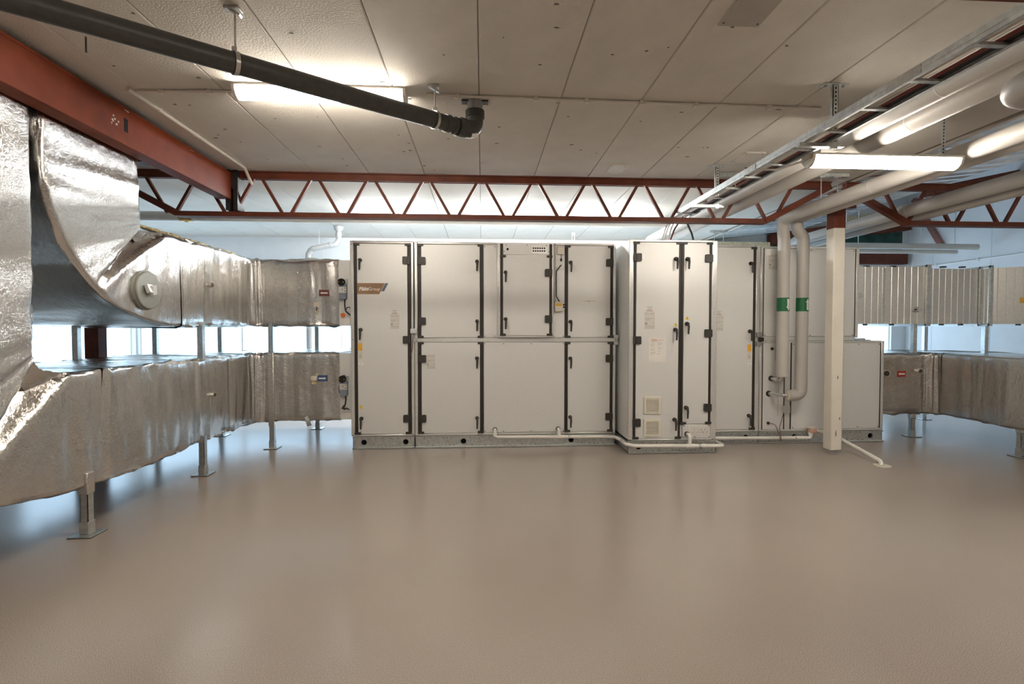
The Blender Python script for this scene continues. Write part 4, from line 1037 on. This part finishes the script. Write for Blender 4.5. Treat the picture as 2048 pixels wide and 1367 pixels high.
# small grey drain at the rear
t = thing('drain_pipe', (-2.4,8.6,2.6), 'light grey drain pipe with two bends hanging behind the upper foil duct', 'pipe')
MB().tube(fillet([(-2.40,8.6,3.20),(-2.40,8.6,2.97),(-2.44,8.55,2.90),(-2.80,8.45,2.80),(-2.85,8.45,2.72),(-2.85,8.45,0)],.06,6),.045,18).build('pipe','drainlt',t,angle=50)
MB().tube([(-2.40,8.6,3.13),(-2.40,8.6,3.205)],[.06,.085],20).build('ceiling_collar','drainlt',t,angle=50)
for a_, b_ in (((-2.40,8.6,3.05),(-2.40,8.6,3.09)),((-2.50,8.53,2.885),(-2.53,8.52,2.877)),((-2.76,8.46,2.811),(-2.79,8.452,2.803))): MB().tube([a_,b_],.053,18).build('collar','drainlt',t,angle=50)
tag(MB().tube([(-2.72,8.6,2.86),(-2.72,8.6,3.2)],.006,8).build('hanger_rod','steel'),'thin steel rod hanging from the ceiling beside the light grey drain', 'rod')
t = thing('ceiling_hook', (1.62,8.9,3.0), 'thin steel hook with two wires hanging behind the middle section', 'hook')
MB().box(1.60,1.66,8.88,8.92,3.16,3.205).build('plate','steel',t); MB().tube([(1.61,8.9,3.17),(1.59,8.9,2.6)],.005,8).build('wire','steel',t); MB().tube([(1.65,8.9,3.17),(1.67,8.9,2.6)],.005,8).build('wire','steel',t)

# ---------------------------------------------------------------- tube luminaires
def luminaire(x0, y, z, label, L_=1.2, ry=.066, em='lamp'):
    """z is the top of the tray; runs along X"""
    t = thing('tube_luminaire', (x0+L_/2,y,z), label, 'lamp', 'tube luminaires')
    MB().box(x0+.01,x0+L_-.01,y-.071,y+.071,z-.017,z).build('tray','lampcap',t,bevel=.004)
    prof = [(y+ry*math.cos(R(a_)), z-.016+.076*math.sin(R(a_))) for a_ in range(0,-181,-15)]
    mb = MB(); n = len(prof)
    mb.v += [(x0+.02,*p) for p in prof]+[(x0+L_-.02,*p) for p in prof]
    mb.f += [(i,i+1,n+i+1,n+i) for i in range(n-1)]+[tuple(range(n)),tuple(reversed(range(n,2*n))),(0,n,2*n-1,n-1)]
    mb.build('diffuser',em,t,angle=50)
    cp = [(y+(ry+.004)*math.cos(R(a_)), z-.014+.081*math.sin(R(a_))) for a_ in range(10,-191,-20)]
    for a_, b_ in ((x0,x0+.022),(x0+L_-.022,x0+L_)):
        m_ = MB(); m_.prism(cp,0,a_,b_); m_.build('end_cap','lampcap',t,bevel=.002)
    return t
luminaire(-1.74,3.70,3.211,'lit tube luminaire fixed to the ceiling behind the dark drain pipe')
lr = luminaire(2.475,3.70,2.815,'lit tube luminaire hung below the cable ladder and grey pipes')
MB().tube([(2.48,3.66,2.79),(2.468,3.65,2.79)],.014,12).build('cable_gland','brass',lr)
luminaire(-1.74,-.4,3.211,'added fill luminaire on the ceiling behind the photographer, above the open floor')  # added lamp out of view, brightens the unit front and floor
luminaire(1.0,-.4,3.211,'added fill luminaire on the ceiling behind the photographer, beside the cable ladder')  # second added lamp behind the camera, there for overall brightness
ls_ = luminaire(5.6,2.0,3.10,'added fill luminaire hung on rods from the metal deck of the side bay')  # added lamp outside the frame to brighten the side bay duct
for x in (5.75,6.65): MB().tube([(x,2.0,3.09),(x,2.0,deck_z(x)+.03)],.006,8).build('rod','steel',ls_)
luminaire(-2.0,7.68,3.211,'added cool white fill luminaire behind the unit, next to the light grey drain',em='lampadded')  # this and the next two: added, hidden by the pipe, to lift the rear
luminaire(-.3,7.68,3.211,'added cool white fill luminaire on the ceiling behind the wide section',em='lampadded')
luminaire(1.4,7.68,3.211,'added cool white fill luminaire on the ceiling behind the tall cabinet',em='lampadded')
for x, z1, ang in ((2.56,2.80,False),(3.56,ZC,True)):
    t = thing('lamp_hanger', (x,3.70,2.82), 'perforated steel strap with ceiling foot holding the hung luminaire' if ang else 'short steel strap tying the hung luminaire to the ladder bracket', 'lamp hanger')
    z1 = ZC if ang else 2.858
    MB().box(x-.014,x+.014,3.695,3.70,2.812,z1).build('strap','galv',t)
    mb = MB(); z = 2.85
    while z < z1-.02: mb.box(x-.004,x+.004,3.6935,3.6952,z,z+.012); z += .025
    mb.build('slot','hole',t)
    if ang: MB().box(x-.014,x+.12,3.68,3.72,ZC-.006,ZC).build('ceiling_foot','galv',t)
    else: MB().box(x-.125,x+.014,3.69,3.72,2.842,2.858).build('arm','galv',t)

# ---------------------------------------------------------------- cable ladder
LX0, LX1, LZ = 2.245, 2.445, 2.80
t = thing('cable_ladder', ((LX0+LX1)/2,2.5,LZ), 'galvanised cable ladder hung below the ceiling, running to the tall cabinet', 'cable ladder')
for x, nm in ((LX0,1),(LX1,-1)):
    mb = MB().box(x-.003,x+.003,YF+.1,5.80,LZ,LZ+.055).box(min(x,x+nm*.016),max(x,x+nm*.016),YF+.1,5.80,LZ,LZ+.005).box(min(x,x+nm*.016),max(x,x+nm*.016),YF+.1,5.80,LZ+.05,LZ+.055).box(x-.006,x+.006,YF+.1,5.80,LZ+.022,LZ+.033)
    mb.build('side_rail','galv',t,smooth=False)
y = -2.2; i = 0
while y < 5.75:
    MB().box(LX0,LX1,y-.015,y+.015,LZ+.006,LZ+.022).build('rung','galv',t,bevel=.002); y += .34; i += 1
for y in (2.55,4.1): MB().box(LX0-.008,LX0-.002,y-.09,y+.09,LZ+.005,LZ+.05).build('splice_plate','steel',t)
mb = MB().tube([(LX0-.012,4.16,LZ-.006),(LX0+.02,4.16,LZ-.006),(LX0+.02,4.16,LZ+.06),(LX0-.012,4.16,LZ+.06)],.005,8); mb.build('cable_tie','cable',t)
def ladder_hanger(y, label):
    t = thing('ladder_hanger', (2.42,y,LZ), label, 'hanger')
    x = 2.475
    MB().box(x-.02,x+.02,y-.016,y-.012,LZ-.04,ZC).box(x-.02,x-.016,y-.016,y+.014,LZ-.04,ZC).box(x+.016,x+.02,y-.016,y+.014,LZ-.04,ZC).build('post','galv',t,smooth=False)
    mb = MB(); z = LZ-.02
    while z < ZC-.03: mb.box(x-.005,x+.005,y-.0175,y-.0155,z,z+.014); z += .028
    mb.build('slot','hole',t)
    MB().box(x-.09,x+.09,y-.03,y+.03,ZC-.008,ZC).build('ceiling_plate','galv',t,bevel=.002)
    for dx in (-.065,.065): MB().tube([(x+dx,y,ZC-.005),(x+dx,y,ZC-.022)],.011,8).build('bolt','steel',t)
    a_ = MB(); a_.prism([(LX0-.03,LZ-.028),(x+.07,LZ-.028),(x+.07,LZ-.018),(x+.03,LZ+.0),(LX0-.03,LZ-.001)],1,y-.02,y+.022); a_.build('arm','galv',t)
ladder_hanger(3.42,'perforated ladder hanger with ceiling plate beside the hung luminaire')
ladder_hanger(5.18,'perforated ladder hanger with ceiling plate just before the main truss')
ladder_hanger(.6,'perforated ladder hanger with ceiling plate beyond the near truss')
def cable(pts, r_, mat, label, group=None, bend=.1):
    return tag(MB().tube(fillet(pts, bend, 6), r_, 9).build('cable', mat), label, 'cable', group)
zz = LZ+.032
cable([(LX1-.047,YF+.2,zz),(LX1-.047,5.9,zz),(2.335,5.98,2.70),(2.30,6.05,2.55)],.010,'redcable','dark red cable lying in the ladder beside the rail')
cable([(LX1-.018,YF+.2,zz+.002),(LX1-.018,5.9,zz),(2.50,6.0,2.78),(2.60,6.1,2.68),(2.66,6.15,2.55)],.012,'cable','thick black cable from the ladder curving onto the tall cabinet')
for k, (x, xe) in enumerate(((LX0+.035,2.20),(LX0+.058,2.225),(LX0+.08,2.27))):
    cable([(x,YF+.2,zz-.003),(x,5.85,zz-.003),(xe+.02,5.95,2.72),(xe,6.05,2.55)],.0075,'wcable',('white ladder cable along the outer rail, dropping onto the tall cabinet','middle one of three white ladder cables dropping onto the tall cabinet','white ladder cable next to the dark cables, dropping onto the tall cabinet')[k],'white ladder cables')
cable([(2.34,4.10,LZ+.03),(2.35,4.02,LZ+.004),(2.38,3.92,2.772),(2.44,3.72,2.772),(2.472,3.65,2.79)],.008,'wcable','white cable leading from the ladder to the hung luminaire',bend=.05)

# ---------------------------------------------------------------- ceiling conduits and plates
def conduit(pts, label, clips, r_=.011):
    t = thing('ceiling_conduit', pts[0], label, 'conduit')
    MB().tube(fillet(pts,.06,5), r_, 10).build('tube','conduit',t)
    for c in clips: MB().box(c[0]-.016,c[0]+.016,c[1]-.018,c[1]+.018,ZC-.032,ZC).build('clip','conduit',t,bevel=.003)
zc_ = ZC-.0125
conduit([(-.40,3.72,zc_),(2.62,3.77,zc_)],'painted conduit crossing the ceiling from the drain elbow to the ladder',[(-.18,3.724),(.4,3.733),(.78,3.74),(1.2,3.746),(1.62,3.753),(2.2,3.763)])
conduit([(-2.47,3.79,zc_),(-1.76,3.75,zc_)],'short painted conduit between the corner and the ceiling luminaire',[(-2.3,3.78),(-1.95,3.76)])
conduit([(-2.505,3.75,zc_),(-2.505,5.5,zc_),(-2.49,5.63,3.06)],'painted conduit along the ceiling joint towards the truss',[(-2.505,4.1),(-2.505,4.6),(-2.505,5.1)],.015)
for (x0,x1,y0,y1,lab) in ((1.325,1.56,2.30,2.785,'painted plate screwed to the ceiling near the dark red truss'),(1.36,1.53,5.21,5.48,'small painted plate on the ceiling in front of the main truss'),(2.56,2.76,4.75,5.05,'small painted plate on the ceiling behind the cable ladder')):
    t = thing('ceiling_plate', ((x0+x1)/2,(y0+y1)/2,ZC-.012), lab, 'plate')
    MB().box(x0,x1,y0,y1,ZC-.012,ZC+.001).build('plate','beigeplate' if y0 < 3 else 'conduit',t,bevel=.002)
    for x in (x0+.02,x1-.02):
        for y in (y0+.03,y1-.03): MB().tube([(x,y,ZC-.010),(x,y,ZC-.014)],.006,8).build('screw','plastic',t)
# pock marks where fixings were pulled from the planks
mb = MB()
for _ in range(70):
    x, y = random.uniform(-2.4,2.4), random.uniform(2.2,5.5); r_ = random.uniform(.006,.02)
    poly = [(x+r_*random.uniform(.5,1.4)*math.cos(a_), y+r_*random.uniform(.3,.8)*math.sin(a_)) for a_ in (0,1.0,2.1,3.1,4.2,5.2)]
    mb.prism(poly, 2, ZC-.003, ZC+.002)
o = mb.build('paint_chip','concrete',ceil,smooth=False); o['kind'] = 'stuff'
t = MB().tube([(-2.32,3.13,ZC),(-2.32,3.13,ZC-.09)],.005,8); tag(t.build('ceiling_nail','plastic'),'dark nail sticking out of the ceiling by the orange-red beam','nail')

# ---------------------------------------------------------------- white condensate pipe
Yp = YA-.075; r_ = .021
t = thing('condensate_pipe', (2.2,5.8,.1), 'white plastic condensate pipe along the base of the unit', 'pipe')
MB().tube(fillet([(.162,YA-.02,.222),(.162,Yp,.222),(.162,Yp,.140),(1.60,Yp,.128),(1.690,Yp-.02,.122),(1.713,6.05,.120),(1.713,5.845,.118),(1.80,5.77,.112),(2.865,5.77,.100),(2.885,5.83,.098),(2.885,6.18,.092),(2.93,Yp,.090),(4.245,Yp,.078),(4.265,Yp,.085),(4.265,Yp,.150)],.035,6),r_,16).build('main_run','white',t,angle=50)
MB().tube(fillet([(.966,YA-.02,.222),(.966,Yp,.222),(.966,Yp,.135)],.03,6),r_,16).build('branch','white',t,angle=50)
MB().tube(fillet([(2.462,YT-.02,.228),(2.462,5.77,.228),(2.462,5.77,.105)],.03,6),r_,16).build('branch','white',t,angle=50)
for p0_, p1_2 in (((.91,Yp,.1345),(1.03,Yp,.1335)),((.966,Yp,.15),(.966,Yp,.18)),((.162,Yp,.15),(.162,Yp,.19)),((2.42,5.77,.1045),(2.51,5.77,.1035)),((2.60,5.77,.103),(2.66,5.77,.1025))): MB().tube([p0_,p1_2],.0255,16).build('socket','white',t,angle=50)
for x, y, z in ((1.09,Yp,.133),(2.58,5.77,.1035),(4.06,Yp,.080),(1.713,6.0,.1195)):
    MB().tube([(x-.006,y,z),(x+.006,y,z)] if abs(y-6.0) > .01 else [(x,y-.006,z),(x,y+.006,z)],.029,16).build('pipe_clip','steel',t,angle=50)
MB().box(4.245,4.335,Yp-.035,Yp+.03,.14,.20).build('trap_valve','pink',t,bevel=.012)
MB().tube([(4.265,Yp,.115),(4.265,Yp,.15)],.028,16).build('socket','white',t,angle=50)
MB().box(4.232,4.32,Yp-.03,Yp+.03,.195,.225).build('valve_cap','ivory',t,bevel=.008)
MB().tube(fillet([(4.33,Yp-.01,.175),(4.36,Yp-.03,.172),(4.40,5.98,.16),(4.365,5.20,.045),(4.36,5.17,.002)],.05,6),r_,16).build('floor_run','white',t,angle=50)
MB().tube([(4.36,5.17,0),(4.36,5.17,.006)],.085,28).build('floor_rosette','ivory',t)
